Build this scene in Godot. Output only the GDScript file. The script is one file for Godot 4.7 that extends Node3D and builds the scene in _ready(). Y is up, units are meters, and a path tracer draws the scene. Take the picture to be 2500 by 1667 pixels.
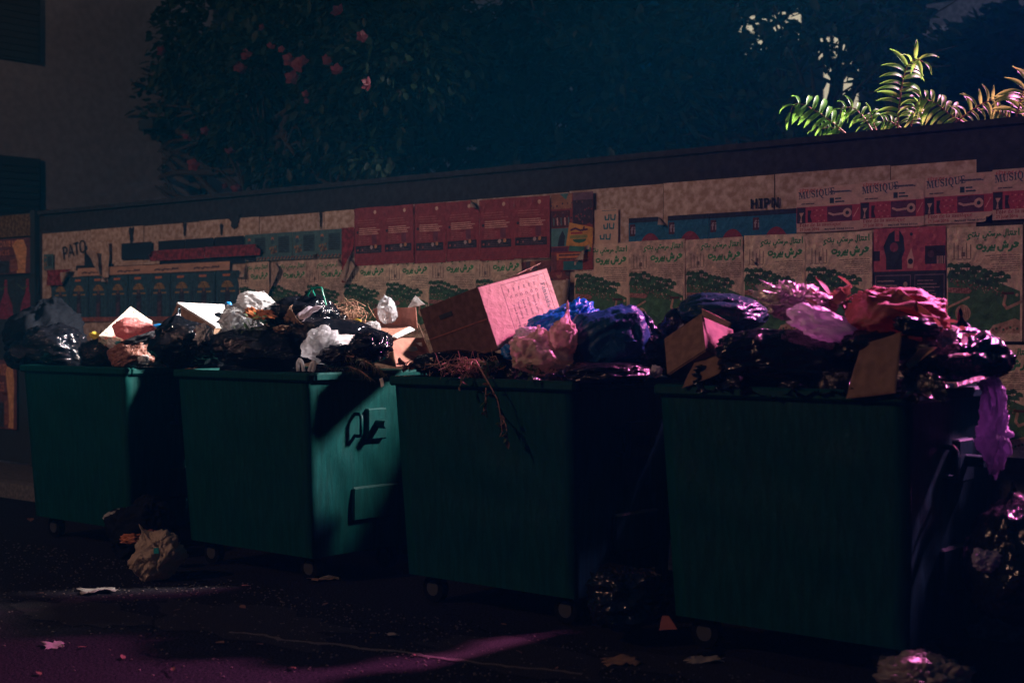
extends Node3D
# A row of overflowing refuse containers in front of a poster wall at night.
# x runs along the wall (to the right, towards the camera), z out of the wall to the street, y up. Metres.

const EYE := Vector3(0, 1.6, 0)
const WALL := -8.3
var F: Vector3
var R: Vector3
var U: Vector3
var M := {}
var T := {}
var used := {}

func ray(px: float, py: float) -> Vector3:
	return F + R * ((px - 1250.0) / 3500.0) + U * ((833.5 - py) / 3500.0)
func pz(px: float, py: float, z: float) -> Vector3:      # photo pixel -> point on the plane at depth z
	var d := ray(px, py)
	return EYE + d * ((z - EYE.z) / d.z)
func py0(px: float, py: float, y: float) -> Vector3:     # photo pixel -> point at height y
	var d := ray(px, py)
	return EYE + d * ((y - EYE.y) / d.y)
func deep(p: Vector3) -> float:
	return (p - EYE).dot(F)

func set_camera_and_light() -> void:
	var pitch := atan(33.5 / 3500.0)
	var h := Vector3(-0.648, 0, -0.7616).normalized()
	F = Vector3(h.x * cos(pitch), -sin(pitch), h.z * cos(pitch))
	R = Vector3(-h.z, 0, h.x)
	U = R.cross(F)
	var cam := Camera3D.new()
	cam.name = "camera"
	cam.fov = 26.8
	cam.near = 0.1
	cam.far = 400.0
	add_child(cam)
	cam.position = EYE
	cam.basis = Basis(R, U, -F)
	var lens := CameraAttributesPhysical.new()
	lens.frustum_focal_length = 50.39
	lens.frustum_focus_distance = 9.2
	lens.frustum_near = 0.1
	lens.frustum_far = 400.0
	lens.exposure_aperture = 2.0
	cam.attributes = lens
	cam.current = true
	var e := Environment.new()
	e.background_mode = Environment.BG_SKY
	var sm := ProceduralSkyMaterial.new()
	sm.sky_top_color = lin(0.0004, 0.0105, 0.021)
	sm.sky_horizon_color = lin(0.0005, 0.011, 0.0215)
	sm.ground_bottom_color = lin(0.0004, 0.004, 0.008)
	sm.ground_horizon_color = lin(0.0006, 0.008, 0.015)
	sm.sky_energy_multiplier = 1.0
	sm.sun_angle_max = 1.0
	var sky := Sky.new()
	sky.sky_material = sm
	e.sky = sky
	e.tonemap_mode = Environment.TONE_MAPPER_LINEAR
	e.tonemap_exposure = 1.0
	e.sdfgi_enabled = true
	e.ssao_enabled = true
	e.ssil_enabled = true
	e.fog_enabled = true
	e.fog_density = 0.0028
	e.fog_light_color = lin(0.02, 0.5, 0.9)
	var we := WorldEnvironment.new()
	we.name = "environment"
	we.environment = e
	add_child(we)
	# the night sun: only a trace of moonlight
	var sun := DirectionalLight3D.new()
	sun.name = "moon"
	sun.light_energy = 0.002
	sun.light_color = Color(0.6, 0.8, 1.0)
	sun.light_angular_distance = 10.0
	sun.shadow_enabled = true
	add_child(sun)
	sun.look_at_from_position(Vector3(4, 10, 6), Vector3.ZERO)
	# lamps: one sodium lamp across the street, one white lamp and one magenta flood behind the wall
	street_lamp("street_lamp", "tall sodium street lamp standing across the street", Vector3(-10.5, 0, 4.6), Vector3(-10.5, 7.2, 3.4), Color(1.0, 0.77, 0.66), 29.0, 0.2)
	flood_lamp("yard_lamp", "white yard lamp on a pole behind the poster wall", Vector3(0.7, 0, -13.8), Vector3(0.3, 8.3, -13.0), Vector3(-10.4, 0.5, -5.7), Color(1.0, 0.95, 0.95), 1350.0, 17.5, 0.75)
	var far := pz(2560, 130, -22.5)
	street_lamp("house_lamp", "pale street lamp beside the far grey house", Vector3(far.x + 0.6, 0, far.z), far, Color(0.86, 0.84, 1.0), 3.0, 0.16)
	flood_lamp("flood_lamp", "pink flood lamp on a pole behind the poster wall", Vector3(-1.2, 0, -12.6), Vector3(-1.6, 7.0, -12.0), Vector3(-2.8, 1.1, -6.2), Color(1.0, 0.5, 0.82), 370.0, 27.5, 0.3)

func lin(r: float, g: float, b: float) -> Color:
	return Color(r, g, b).linear_to_srgb()

# ---------- nodes ----------
func numbered(n: String) -> String:
	var k: int = used.get(n, 0)
	used[n] = k + 1
	return n if k == 0 else "%s_%03d" % [n, k]
func thing(called: String, label: String, cat: String, at := Vector3.ZERO, basis := Basis.IDENTITY, group := "") -> Node3D:
	var o := Node3D.new()
	o.name = numbered(called)
	add_child(o)
	o.position = at
	o.basis = basis
	o.set_meta("label", label)
	o.set_meta("category", cat)
	if group:
		o.set_meta("group", group)
	return o
func single(called: String, label: String, cat: String, mesh: Mesh, mat: Material, at := Vector3.ZERO, basis := Basis.IDENTITY, group := "") -> MeshInstance3D:
	var o := MeshInstance3D.new()
	o.name = numbered(called)
	o.mesh = mesh
	o.material_override = mat
	add_child(o)
	o.position = at
	o.basis = basis
	o.set_meta("label", label)
	o.set_meta("category", cat)
	if group:
		o.set_meta("group", group)
	return o
func part(parent: Node3D, called: String, mesh: Mesh, mat: Material, at := Vector3.ZERO, basis := Basis.IDENTITY) -> MeshInstance3D:
	var o := MeshInstance3D.new()
	o.name = called
	o.mesh = mesh
	if mat:
		o.material_override = mat
	parent.add_child(o, true)
	o.position = at
	o.basis = basis
	return o
func struct(called: String, mesh: Mesh, mat: Material) -> MeshInstance3D:
	var o := MeshInstance3D.new()
	o.name = called
	o.mesh = mesh
	o.material_override = mat
	add_child(o)
	o.set_meta("kind", "structure")
	return o

# ---------- meshes ----------
func st() -> SurfaceTool:
	var s := SurfaceTool.new()
	s.begin(Mesh.PRIMITIVE_TRIANGLES)
	return s
func quad(s: SurfaceTool, a: Vector3, b: Vector3, c: Vector3, d: Vector3) -> void:
	var uv := [Vector2(0, 0), Vector2(1, 0), Vector2(1, 1), Vector2(0, 1)]
	var v := [a, b, c, d]
	s.set_smooth_group(-1)
	for i in [0, 1, 2, 0, 2, 3]:
		s.set_uv(uv[i])
		s.add_vertex(v[i])
func done(s: SurfaceTool) -> ArrayMesh:
	s.generate_normals()
	return s.commit()
# a closed box with eight free corners: bottom a b c d (counter-clockwise from above), top e f g h
func hexa(s: SurfaceTool, v: Array) -> void:
	quad(s, v[0], v[1], v[2], v[3])
	quad(s, v[7], v[6], v[5], v[4])
	quad(s, v[4], v[5], v[1], v[0])
	quad(s, v[5], v[6], v[2], v[1])
	quad(s, v[6], v[7], v[3], v[2])
	quad(s, v[7], v[4], v[0], v[3])
func bx(s: SurfaceTool, lo: Vector3, hi: Vector3, x := Transform3D.IDENTITY) -> void:
	var v := []
	for y in [lo.y, hi.y]:
		for p in [[lo.x, hi.z], [hi.x, hi.z], [hi.x, lo.z], [lo.x, lo.z]]:
			v.append(x * Vector3(p[0], y, p[1]))
	hexa(s, v)
func box_mesh(lo: Vector3, hi: Vector3) -> ArrayMesh:
	var s := st()
	bx(s, lo, hi)
	return done(s)
func tube(s: SurfaceTool, path: Array, rad: Array, sides := 6, caps := true) -> void:
	var rings := []
	for k in path.size():
		var t: Vector3 = (path[mini(k + 1, path.size() - 1)] - path[maxi(k - 1, 0)]).normalized()
		var a := t.cross(Vector3(0.31, 0.77, 0.55)).normalized()
		var b := t.cross(a)
		var ring := []
		for i in sides:
			var w := TAU * i / sides
			ring.append(path[k] + (a * cos(w) + b * sin(w)) * float(rad[k]))
		rings.append(ring)
	s.set_smooth_group(0)
	for k in path.size() - 1:
		for i in sides:
			var j := (i + 1) % sides
			for v in [rings[k][i], rings[k + 1][i], rings[k + 1][j], rings[k][i], rings[k + 1][j], rings[k][j]]:
				s.set_uv(Vector2(0, 0))
				s.add_vertex(v)
	if caps:
		s.set_smooth_group(-1)
		for e in [[0, false], [path.size() - 1, true]]:
			for i in sides:
				var j := (i + 1) % sides
				var tri := [path[e[0]], rings[e[0]][i], rings[e[0]][j]]
				if e[1]:
					tri.reverse()
				for v in tri:
					s.set_uv(Vector2(0, 0))
					s.add_vertex(v)
func tube_mesh(path: Array, rad: Array, sides := 6) -> ArrayMesh:
	var s := st()
	tube(s, path, rad, sides)
	return done(s)
func grid(s: SurfaceTool, p: Array, uv := true, flip := false) -> void:      # p[row][col]
	s.set_smooth_group(0)
	var nr := p.size() - 1
	var nc: int = p[0].size() - 1
	for j in nr:
		for i in nc:
			var idx := [[j, i], [j, i + 1], [j + 1, i + 1], [j, i], [j + 1, i + 1], [j + 1, i]]
			if flip:
				idx.reverse()
			for q in idx:
				if uv:
					s.set_uv(Vector2(float(q[1]) / nc, float(q[0]) / nr))
				s.add_vertex(p[q[0]][q[1]])

func noise(seed: int, freq: float, kind := 0, oct := 3) -> FastNoiseLite:
	var n := FastNoiseLite.new()
	n.seed = seed
	n.frequency = freq
	n.noise_type = FastNoiseLite.TYPE_SIMPLEX_SMOOTH
	n.fractal_type = FastNoiseLite.FRACTAL_FBM
	n.fractal_octaves = oct
	if kind == 1:
		n.fractal_type = FastNoiseLite.FRACTAL_RIDGED
	elif kind == 2:
		n.noise_type = FastNoiseLite.TYPE_CELLULAR
		n.cellular_return_type = FastNoiseLite.RETURN_DISTANCE2_SUB
		n.fractal_type = FastNoiseLite.FRACTAL_NONE
	elif kind == 3:
		n.noise_type = FastNoiseLite.TYPE_CELLULAR
		n.cellular_return_type = FastNoiseLite.RETURN_DISTANCE
		n.fractal_type = FastNoiseLite.FRACTAL_NONE
	return n

# a stuffed plastic sack: squashed ellipsoid, creased and dented, optionally gathered into a tied neck
func sack(r: Vector3, seed: int, o := {}) -> ArrayMesh:
	var crump: float = o.get("crump", 0.16)
	var fr: float = o.get("freq", 1.5)
	var knot: float = o.get("knot", 0.0)
	var sq: float = o.get("square", 0.85)
	var flat: float = o.get("flat", 0.75)
	var nu: int = o.get("nu", 76)
	var nv: int = o.get("nv", 50)
	var n1 := noise(seed, fr * 0.55, 0, 2)
	var n2 := noise(seed + 5, fr, 1, 3)
	var n3 := noise(seed + 9, fr * 1.3, 2)
	var n4 := noise(seed + 13, fr * 2.6, 3)
	var n5 := noise(seed + 17, fr * 2.3, 1, 2)
	var g := []
	for j in nv + 1:
		var th := PI * j / nv
		var row := []
		for i in nu + 1:
			var ph := TAU * (i % nu) / nu
			var d := Vector3(sin(th) * cos(ph), cos(th), sin(th) * sin(ph))
			if j == 0 or j == nv:
				d = Vector3(0, 1 if j == 0 else -1, 0)
			var e := Vector3(signf(d.x) * pow(absf(d.x), sq), signf(d.y) * pow(absf(d.y), sq), signf(d.z) * pow(absf(d.z), sq))
			var q := d * 1.0
			var w := 1.0 + crump * (1.1 * n1.get_noise_3dv(q) + 0.55 * (n2.get_noise_3dv(q)) + 0.7 * (n3.get_noise_3dv(q) + 0.5) - 0.25 * n4.get_noise_3dv(q) + 0.38 * n5.get_noise_3dv(q + Vector3(0.2, 0.3, 0.1) * n1.get_noise_3dv(q * 2.0)))
			var p := Vector3(e.x * r.x, e.y * r.y, e.z * r.z) * w
			if p.y < 0:
				p.y *= flat
			if knot > 0.0 and th < 0.62:
				var t := 1.0 - th / 0.62
				var k := smoothstep(0.0, 0.75, t)
				var rad := lerpf(1.0, 0.16, k) * (1.0 + 0.22 * k * sin(7.0 * ph + seed))
				if t > 0.72:
					rad += (t - 0.72) * 1.9
				p.x *= rad
				p.z *= rad
				p.y += knot * pow(t, 1.4) * (1.0 + 0.25 * sin(3.0 * ph + seed))
				p.x += knot * 0.4 * k * sin(seed * 1.7)
				p.z += knot * 0.4 * k * cos(seed * 2.3)
			row.append(p)
		g.append(row)
	var s := st()
	grid(s, g)
	return done(s)

# a creased sheet between four corners (a b top, d c bottom), with noise along its normal
func sheet(a: Vector3, b: Vector3, c: Vector3, d: Vector3, seed: int, amp: float, o := {}) -> ArrayMesh:
	var n: int = o.get("n", 16)
	var thick: float = o.get("thick", 0.003)
	var fr: float = o.get("freq", 5.0)
	var bulge: float = o.get("bulge", 0.0)
	var ragged: float = o.get("ragged", 0.0)
	var n1 := noise(seed, fr, 1, 2)
	var n2 := noise(seed + 3, fr * 0.6, 0, 2)
	var nor := (b - a).cross(d - a).normalized()
	var top := []
	var bot := []
	for j in n + 1:
		var r1 := []
		var r2 := []
		for i in n + 1:
			var u := float(i) / n
			var v := float(j) / n
			var u2 := u
			var v2 := v
			if ragged > 0.0:
				var w := n2.get_noise_2d(u * 9.0 + 20.0, v * 9.0) * ragged
				u2 = clampf(u + w * (absf(u - 0.5) * 2.0), -0.3, 1.3)
				v2 = clampf(v + n2.get_noise_2d(u * 9.0, v * 9.0 + 40.0) * ragged * (absf(v - 0.5) * 2.0), -0.3, 1.3)
			var p := a.lerp(b, u2).lerp(d.lerp(c, u2), v2)
			var k := amp * (0.7 * n1.get_noise_3dv(p) + 0.8 * n2.get_noise_3dv(p)) + bulge * sin(PI * u) * sin(PI * v)
			p += nor * k
			r1.append(p + nor * thick * 0.5)
			r2.append(p - nor * thick * 0.5)
		top.append(r1)
		bot.append(r2)
	var s := st()
	grid(s, top)
	grid(s, bot, true, true)
	for e in [[top[0], bot[0]], [bot[n], top[n]]]:
		grid(s, [e[1], e[0]])
	var l1 := []
	var l2 := []
	var r1b := []
	var r2b := []
	for j in n + 1:
		l1.append(top[j][0])
		l2.append(bot[j][0])
		r1b.append(top[j][n])
		r2b.append(bot[j][n])
	grid(s, [l1, l2])
	grid(s, [r2b, r1b])
	return done(s)

# a flat panel of thickness t between four corners
func panel(a: Vector3, b: Vector3, c: Vector3, d: Vector3, t := 0.006) -> ArrayMesh:
	var n := (b - a).cross(d - a).normalized() * t
	var s := st()
	hexa(s, [d - n, c - n, b - n, a - n, d, c, b, a])
	return done(s)

# ---------- lamps ----------
func street_lamp(called: String, label: String, foot: Vector3, head: Vector3, col: Color, energy: float, r: float) -> void:
	var t := thing(called, label, "lamp", foot)
	var h := head - foot
	var m := M.steel as Material
	part(t, "post", tube_mesh([Vector3.ZERO, Vector3(0, h.y * 0.5, 0), Vector3(0, h.y + 0.1, 0)], [0.09, 0.07, 0.05], 10), m)
	part(t, "arm", tube_mesh([Vector3(0, h.y, 0), Vector3(h.x * 0.5, h.y + 0.25, h.z * 0.5), Vector3(h.x, h.y + 0.28, h.z)], [0.045, 0.04, 0.035], 8), m)
	var hs := st()
	bx(hs, Vector3(-0.16, 0.2, -0.3), Vector3(0.16, 0.3, 0.3), Transform3D(Basis.IDENTITY, h))
	part(t, "lamp_head", done(hs), m)
	var bulb := SphereMesh.new()
	bulb.radius = r
	bulb.height = r * 2.0
	bulb.radial_segments = 16
	bulb.rings = 8
	var bm := StandardMaterial3D.new()
	bm.albedo_color = Color(0.9, 0.9, 0.9)
	bm.emission_enabled = true
	bm.emission = col
	bm.emission_energy_multiplier = 6.0
	part(t, "bulb", bulb, bm, h)
	var l := OmniLight3D.new()
	l.name = "bulb_light"
	l.light_color = col
	l.light_energy = energy
	l.omni_range = 60.0
	l.omni_attenuation = 2.0
	l.light_size = r
	l.shadow_enabled = true
	t.add_child(l)
	l.position = h
func flood_lamp(called: String, label: String, foot: Vector3, head: Vector3, aim: Vector3, col: Color, energy: float, angle: float, size: float) -> void:
	var t := thing(called, label, "lamp", foot)
	var h := head - foot
	var m := M.steel as Material
	part(t, "post", tube_mesh([Vector3.ZERO, Vector3(0, h.y * 0.5, 0), Vector3(0, h.y, 0)], [0.08, 0.06, 0.05], 10), m)
	part(t, "arm", tube_mesh([Vector3(0, h.y, 0), h + Vector3(0, 0.1, 0)], [0.03, 0.03], 8), m)
	var dir := (aim - head).normalized()
	var b := Basis.looking_at(dir, Vector3.UP)
	var hs := st()
	bx(hs, Vector3(-size * 1.2, -size, 0.02), Vector3(size * 1.2, size, 0.16))
	part(t, "lamp_head", done(hs), m, h, b)
	var bm := StandardMaterial3D.new()
	bm.emission_enabled = true
	bm.emission = col
	bm.emission_energy_multiplier = 6.0
	part(t, "lamp_glass", box_mesh(Vector3(-size * 1.1, -size * 0.9, 0.005), Vector3(size * 1.1, size * 0.9, 0.019)), bm, h, b)
	var l := SpotLight3D.new()
	l.name = "flood_light"
	l.light_color = col
	l.light_energy = energy
	l.spot_range = 60.0
	l.spot_attenuation = 2.0
	l.spot_angle = angle
	l.spot_angle_attenuation = 1.0
	l.light_size = size
	l.shadow_enabled = true
	t.add_child(l)
	l.position = h + dir * 0.03
	l.basis = b

# ---------- materials ----------
func noise_tex(seed: int, freq: float, kind: int, lo: Color, hi: Color, contrast := 1.0, size := 256) -> ImageTexture:
	var n := noise(seed, freq, kind, 4)
	var g := n.get_seamless_image(size, size)
	g.convert(Image.FORMAT_RGB8)
	for y in size:
		for x in size:
			var v := clampf((g.get_pixel(x, y).r - 0.5) * contrast + 0.5, 0.0, 1.0)
			g.set_pixel(x, y, lo.lerp(hi, v))
	g.generate_mipmaps()
	return ImageTexture.create_from_image(g)
func normal_tex(seed: int, freq: float, kind: int, strength: float, size := 256) -> ImageTexture:
	var n := noise(seed, freq, kind, 4)
	n.domain_warp_enabled = true
	n.domain_warp_amplitude = 24.0
	n.domain_warp_frequency = freq * 0.8
	var g := n.get_seamless_image(size, size)
	g.convert(Image.FORMAT_RGBA8)
	g.bump_map_to_normal_map(strength)
	g.generate_mipmaps()
	return ImageTexture.create_from_image(g)
func mat(c: Color, rough: float, o := {}) -> StandardMaterial3D:
	var m := StandardMaterial3D.new()
	m.albedo_color = c
	m.roughness = rough
	m.metallic = o.get("metal", 0.0)
	m.metallic_specular = o.get("spec", 0.5)
	m.cull_mode = BaseMaterial3D.CULL_DISABLED
	if o.has("tex"):
		m.albedo_texture = o.tex
	if o.has("normal"):
		m.normal_enabled = true
		m.normal_texture = o.normal
		m.normal_scale = o.get("nscale", 1.0)
	if o.has("tri"):
		m.uv1_triplanar = true
		m.uv1_world_triplanar = o.get("world", false)
		m.uv1_scale = Vector3.ONE * float(o.tri)
	if o.has("back"):
		m.backlight_enabled = true
		m.backlight = o.back
	if o.has("alpha"):
		m.transparency = BaseMaterial3D.TRANSPARENCY_ALPHA
		m.albedo_color.a = o.alpha
	if o.has("coat"):
		m.clearcoat_enabled = true
		m.clearcoat = o.coat
		m.clearcoat_roughness = 0.15
	if o.has("vertex"):
		m.vertex_color_use_as_albedo = true
	return m

func make_materials() -> void:
	T.grime = noise_tex(11, 0.02, 0, Color(0.88, 0.88, 0.87), Color(1, 1, 1), 1.6)
	T.streak = noise_tex(12, 0.03, 0, Color(0.62, 0.6, 0.58), Color(1, 1, 1), 2.0)
	T.drips = noise_tex(14, 0.03, 0, Color(0.84, 0.85, 0.84), Color(1, 1, 1), 2.0)
	T.crinkle = normal_tex(21, 0.014, 1, 26.0)
	T.fine = normal_tex(22, 0.05, 0, 2.0)
	T.paper = normal_tex(23, 0.02, 1, 1.6)
	T.asphalt = noise_tex(31, 0.11, 0, Color(0.42, 0.42, 0.44), Color(1, 1, 1), 2.4, 512)
	T.asphalt_n = normal_tex(32, 0.14, 0, 5.0, 512)
	T.concrete = noise_tex(33, 0.03, 0, Color(0.76, 0.76, 0.76), Color(1, 1, 1), 2.0, 512)
	T.rustpaper = noise_tex(34, 0.03, 0, Color(0.8, 0.74, 0.68), Color(1, 1, 1), 2.0, 512)
	T.card = noise_tex(35, 0.03, 0, Color(0.82, 0.8, 0.78), Color(1, 1, 1), 1.8)
	T.floral = floral_tex()
	M.steel = mat(lin(0.08, 0.085, 0.09), 0.5, {"metal": 0.6})
	M.bin = mat(lin(0.001, 0.056, 0.048), 0.5, {"spec": 0.3, "tex": T.drips, "tri": 1.3, "normal": T.fine, "nscale": 0.25})
	M.bin.uv1_scale = Vector3(3.2, 0.45, 3.2)
	M.rubber = mat(lin(0.006, 0.006, 0.007), 0.9, {"spec": 0.1})
	M.black = mat(lin(0.005, 0.0055, 0.007), 0.12, {"normal": T.crinkle, "tri": 2.6, "nscale": 0.5, "spec": 0.5})
	M.black_fine = mat(lin(0.006, 0.006, 0.008), 0.09, {"normal": T.crinkle, "tri": 3.4, "nscale": 0.42, "spec": 0.55})
	M.black_matte = mat(lin(0.008, 0.009, 0.012), 0.75, {"spec": 0.15, "normal": T.fine, "tri": 3.0, "nscale": 0.6})
	M.cloth_dark = mat(lin(0.014, 0.014, 0.016), 0.85, {"normal": T.fine, "tri": 6.0, "nscale": 0.8})
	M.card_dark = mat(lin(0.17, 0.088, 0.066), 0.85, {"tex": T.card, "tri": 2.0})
	M.card_orange = mat(lin(0.44, 0.2, 0.13), 0.8, {"tex": T.card, "tri": 2.0})
	M.card = mat(lin(0.24, 0.14, 0.085), 0.8, {"tex": T.card, "tri": 2.0, "normal": T.fine, "nscale": 0.2})
	M.card_pink = mat(lin(0.56, 0.34, 0.24), 0.78, {"tex": T.card, "tri": 2.0, "normal": T.paper, "nscale": 0.2})
	M.card_red = mat(lin(0.4, 0.15, 0.1), 0.75, {"tex": T.card, "tri": 2.4})
	M.card_edge = mat(lin(0.5, 0.36, 0.24), 0.9)
	M.white_card = mat(lin(0.82, 0.84, 0.82), 0.6, {"tex": T.card, "tri": 1.3})
	M.tape = mat(lin(0.4, 0.22, 0.14), 0.25)
	M.white_bag = mat(lin(0.72, 0.72, 0.7), 0.34, {"normal": T.crinkle, "tri": 3.0, "nscale": 0.3, "back": lin(0.5, 0.5, 0.5)})
	M.road_bag = mat(lin(0.5, 0.4, 0.3), 0.35, {"normal": T.crinkle, "tri": 5.0, "nscale": 0.9, "back": lin(0.4, 0.3, 0.2)})
	M.white_loop = mat(lin(0.8, 0.79, 0.78), 0.5, {"back": lin(0.9, 0.9, 0.9)})
	M.cream_bag = mat(lin(0.66, 0.55, 0.42), 0.34, {"normal": T.crinkle, "tri": 4.0, "nscale": 0.4, "back": lin(0.5, 0.4, 0.28), "alpha": 0.8})
	M.clear = mat(lin(0.7, 0.72, 0.75), 0.12, {"normal": T.crinkle, "tri": 5.0, "nscale": 0.6, "alpha": 0.4, "spec": 0.8})
	M.grey_clear = mat(lin(0.6, 0.62, 0.62), 0.22, {"normal": T.crinkle, "tri": 5.0, "nscale": 0.45, "alpha": 0.55, "back": lin(0.5, 0.5, 0.5)})
	M.pink_bag = mat(lin(0.62, 0.24, 0.22), 0.3, {"normal": T.crinkle, "tri": 4.0, "nscale": 0.4, "back": lin(0.5, 0.2, 0.2)})
	M.blue_bag = mat(lin(0.01, 0.2, 0.6), 0.25, {"normal": T.crinkle, "tri": 4.0, "nscale": 0.4, "back": lin(0.0, 0.1, 0.3)})
	M.navy = mat(lin(0.004, 0.06, 0.14), 0.42, {"normal": T.crinkle, "tri": 2.0, "nscale": 0.2})
	M.teal_bag = mat(lin(0.008, 0.04, 0.05), 0.3, {"normal": T.crinkle, "tri": 2.0, "nscale": 0.25})
	M.purple_bag = mat(lin(0.32, 0.28, 0.4), 0.35, {"normal": T.crinkle, "tri": 3.0, "nscale": 0.4, "back": lin(0.35, 0.28, 0.45)})
	M.lilac_bag = mat(lin(0.68, 0.62, 0.7), 0.3, {"normal": T.crinkle, "tri": 3.0, "nscale": 0.4, "back": lin(0.5, 0.45, 0.5)})
	M.red_bag = mat(lin(0.24, 0.075, 0.06), 0.6, {"normal": T.paper, "tri": 2.0, "nscale": 0.7, "back": lin(0.2, 0.06, 0.04)})
	M.kraft = mat(lin(0.42, 0.26, 0.16), 0.8, {"normal": T.paper, "tri": 2.5, "nscale": 0.8, "tex": T.card})
	M.meat = mat(lin(0.34, 0.15, 0.11), 0.4, {"tex": T.rustpaper, "tri": 5.0, "normal": T.crinkle, "nscale": 0.7})
	M.foil = mat(lin(0.6, 0.52, 0.52), 0.24, {"metal": 0.35, "normal": T.crinkle, "tri": 6.0, "nscale": 1.6})
	M.yellow = mat(lin(0.65, 0.5, 0.06), 0.4)
	M.green_plastic = mat(lin(0.004, 0.2, 0.13), 0.25)
	M.blue_plastic = mat(lin(0.02, 0.25, 0.6), 0.3)
	M.teal_plastic = mat(lin(0.02, 0.28, 0.3), 0.3)
	M.orange = mat(lin(0.6, 0.2, 0.07), 0.5, {"tex": T.rustpaper, "tri": 6.0})
	M.straw = mat(lin(0.36, 0.2, 0.12), 0.8)
	M.leaf_dry = mat(lin(0.15, 0.075, 0.045), 0.6, {"back": lin(0.12, 0.06, 0.03)})
	M.leaf_green = mat(lin(0.05, 0.09, 0.03), 0.5, {"back": lin(0.1, 0.16, 0.04)})
	M.conifer = mat(lin(0.09, 0.09, 0.04), 0.6)
	M.twig = mat(lin(0.42, 0.22, 0.16), 0.6)
	M.floral = mat(Color(1, 1, 1), 0.7, {"tex": T.floral, "tri": 3.2})
	M.paper = mat(lin(0.26, 0.23, 0.21), 0.85)
	M.asphalt = mat(lin(0.026, 0.022, 0.028), 0.92, {"spec": 0.2, "tex": T.asphalt, "tri": 0.9, "world": true, "normal": T.asphalt_n, "nscale": 0.9})
	M.seam = mat(lin(0.16, 0.13, 0.11), 0.7, {"tex": T.asphalt, "tri": 3.0, "world": true})
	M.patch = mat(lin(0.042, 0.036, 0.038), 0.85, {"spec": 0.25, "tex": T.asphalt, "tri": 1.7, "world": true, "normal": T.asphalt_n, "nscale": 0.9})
	M.grit = mat(lin(0.09, 0.075, 0.065), 0.9)
	M.pavement = mat(lin(0.12, 0.115, 0.11), 0.8, {"tex": T.concrete, "tri": 0.7, "world": true, "normal": T.fine, "nscale": 0.5})
	M.kerb = mat(lin(0.16, 0.155, 0.15), 0.8, {"tex": T.concrete, "tri": 1.3, "world": true})
	M.wall = mat(lin(0.035, 0.034, 0.036), 0.9, {"tex": T.concrete, "tri": 0.8, "world": true, "normal": T.fine, "nscale": 0.6})
	M.blank = mat(lin(0.72, 0.6, 0.5), 0.85, {"tex": T.rustpaper, "tri": 0.8, "world": true, "normal": T.paper, "nscale": 0.3})
	M.blank2 = mat(lin(0.66, 0.55, 0.47), 0.85, {"tex": T.rustpaper, "tri": 0.9, "world": true, "normal": T.paper, "nscale": 0.3})
	M.yellow_metal = mat(lin(0.34, 0.22, 0.08), 0.45, {"tex": T.streak, "tri": 2.5, "metal": 0.3})
	M.dark_print = mat(lin(0.012, 0.016, 0.022), 0.8, {"tex": T.grime, "tri": 4.0})
	M.red_print = mat(lin(0.42, 0.05, 0.06), 0.8, {"tex": T.streak, "tri": 2.0})
	T.plaster = noise_tex(36, 0.05, 0, Color(0.9, 0.9, 0.9), Color(1, 1, 1), 1.5)
	M.facade = mat(lin(0.3, 0.28, 0.28), 0.9, {"tex": T.plaster, "tri": 0.6, "world": true})
	M.fallen = mat(lin(0.13, 0.06, 0.035), 0.8)
	M.dimmed_bag = mat(lin(0.2, 0.17, 0.16), 0.4, {"normal": T.crinkle, "tri": 4.0, "nscale": 0.4, "back": lin(0.2, 0.17, 0.15)})  # base colour darkened in place of the weak light on this bag
	M.speck_glow = mat(lin(0.2, 0.18, 0.14), 0.5)  # emission of the added panes behind the sparse tree
	M.speck_glow.emission_enabled = true
	M.speck_glow.emission = lin(1.0, 0.86, 0.6)
	M.speck_glow.emission_energy_multiplier = 0.55
	M.shutter = mat(lin(0.03, 0.04, 0.045), 0.6)
	M.slab = mat(lin(0.2, 0.19, 0.19), 0.85, {"tex": T.concrete, "tri": 0.5, "world": true})
	M.bark = mat(lin(0.05, 0.04, 0.032), 0.9)
	M.leaves = mat(Color(1, 1, 1), 0.55, {"vertex": true, "back": lin(0.5, 0.7, 0.2)})
	M.flower = mat(lin(0.22, 0.04, 0.05), 0.6, {"back": lin(0.4, 0.04, 0.08)})
	M.frond = mat(lin(0.085, 0.19, 0.03), 0.45, {"back": lin(0.34, 0.72, 0.1)})
	M.frond_stem = mat(lin(0.3, 0.12, 0.09), 0.5)

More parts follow.
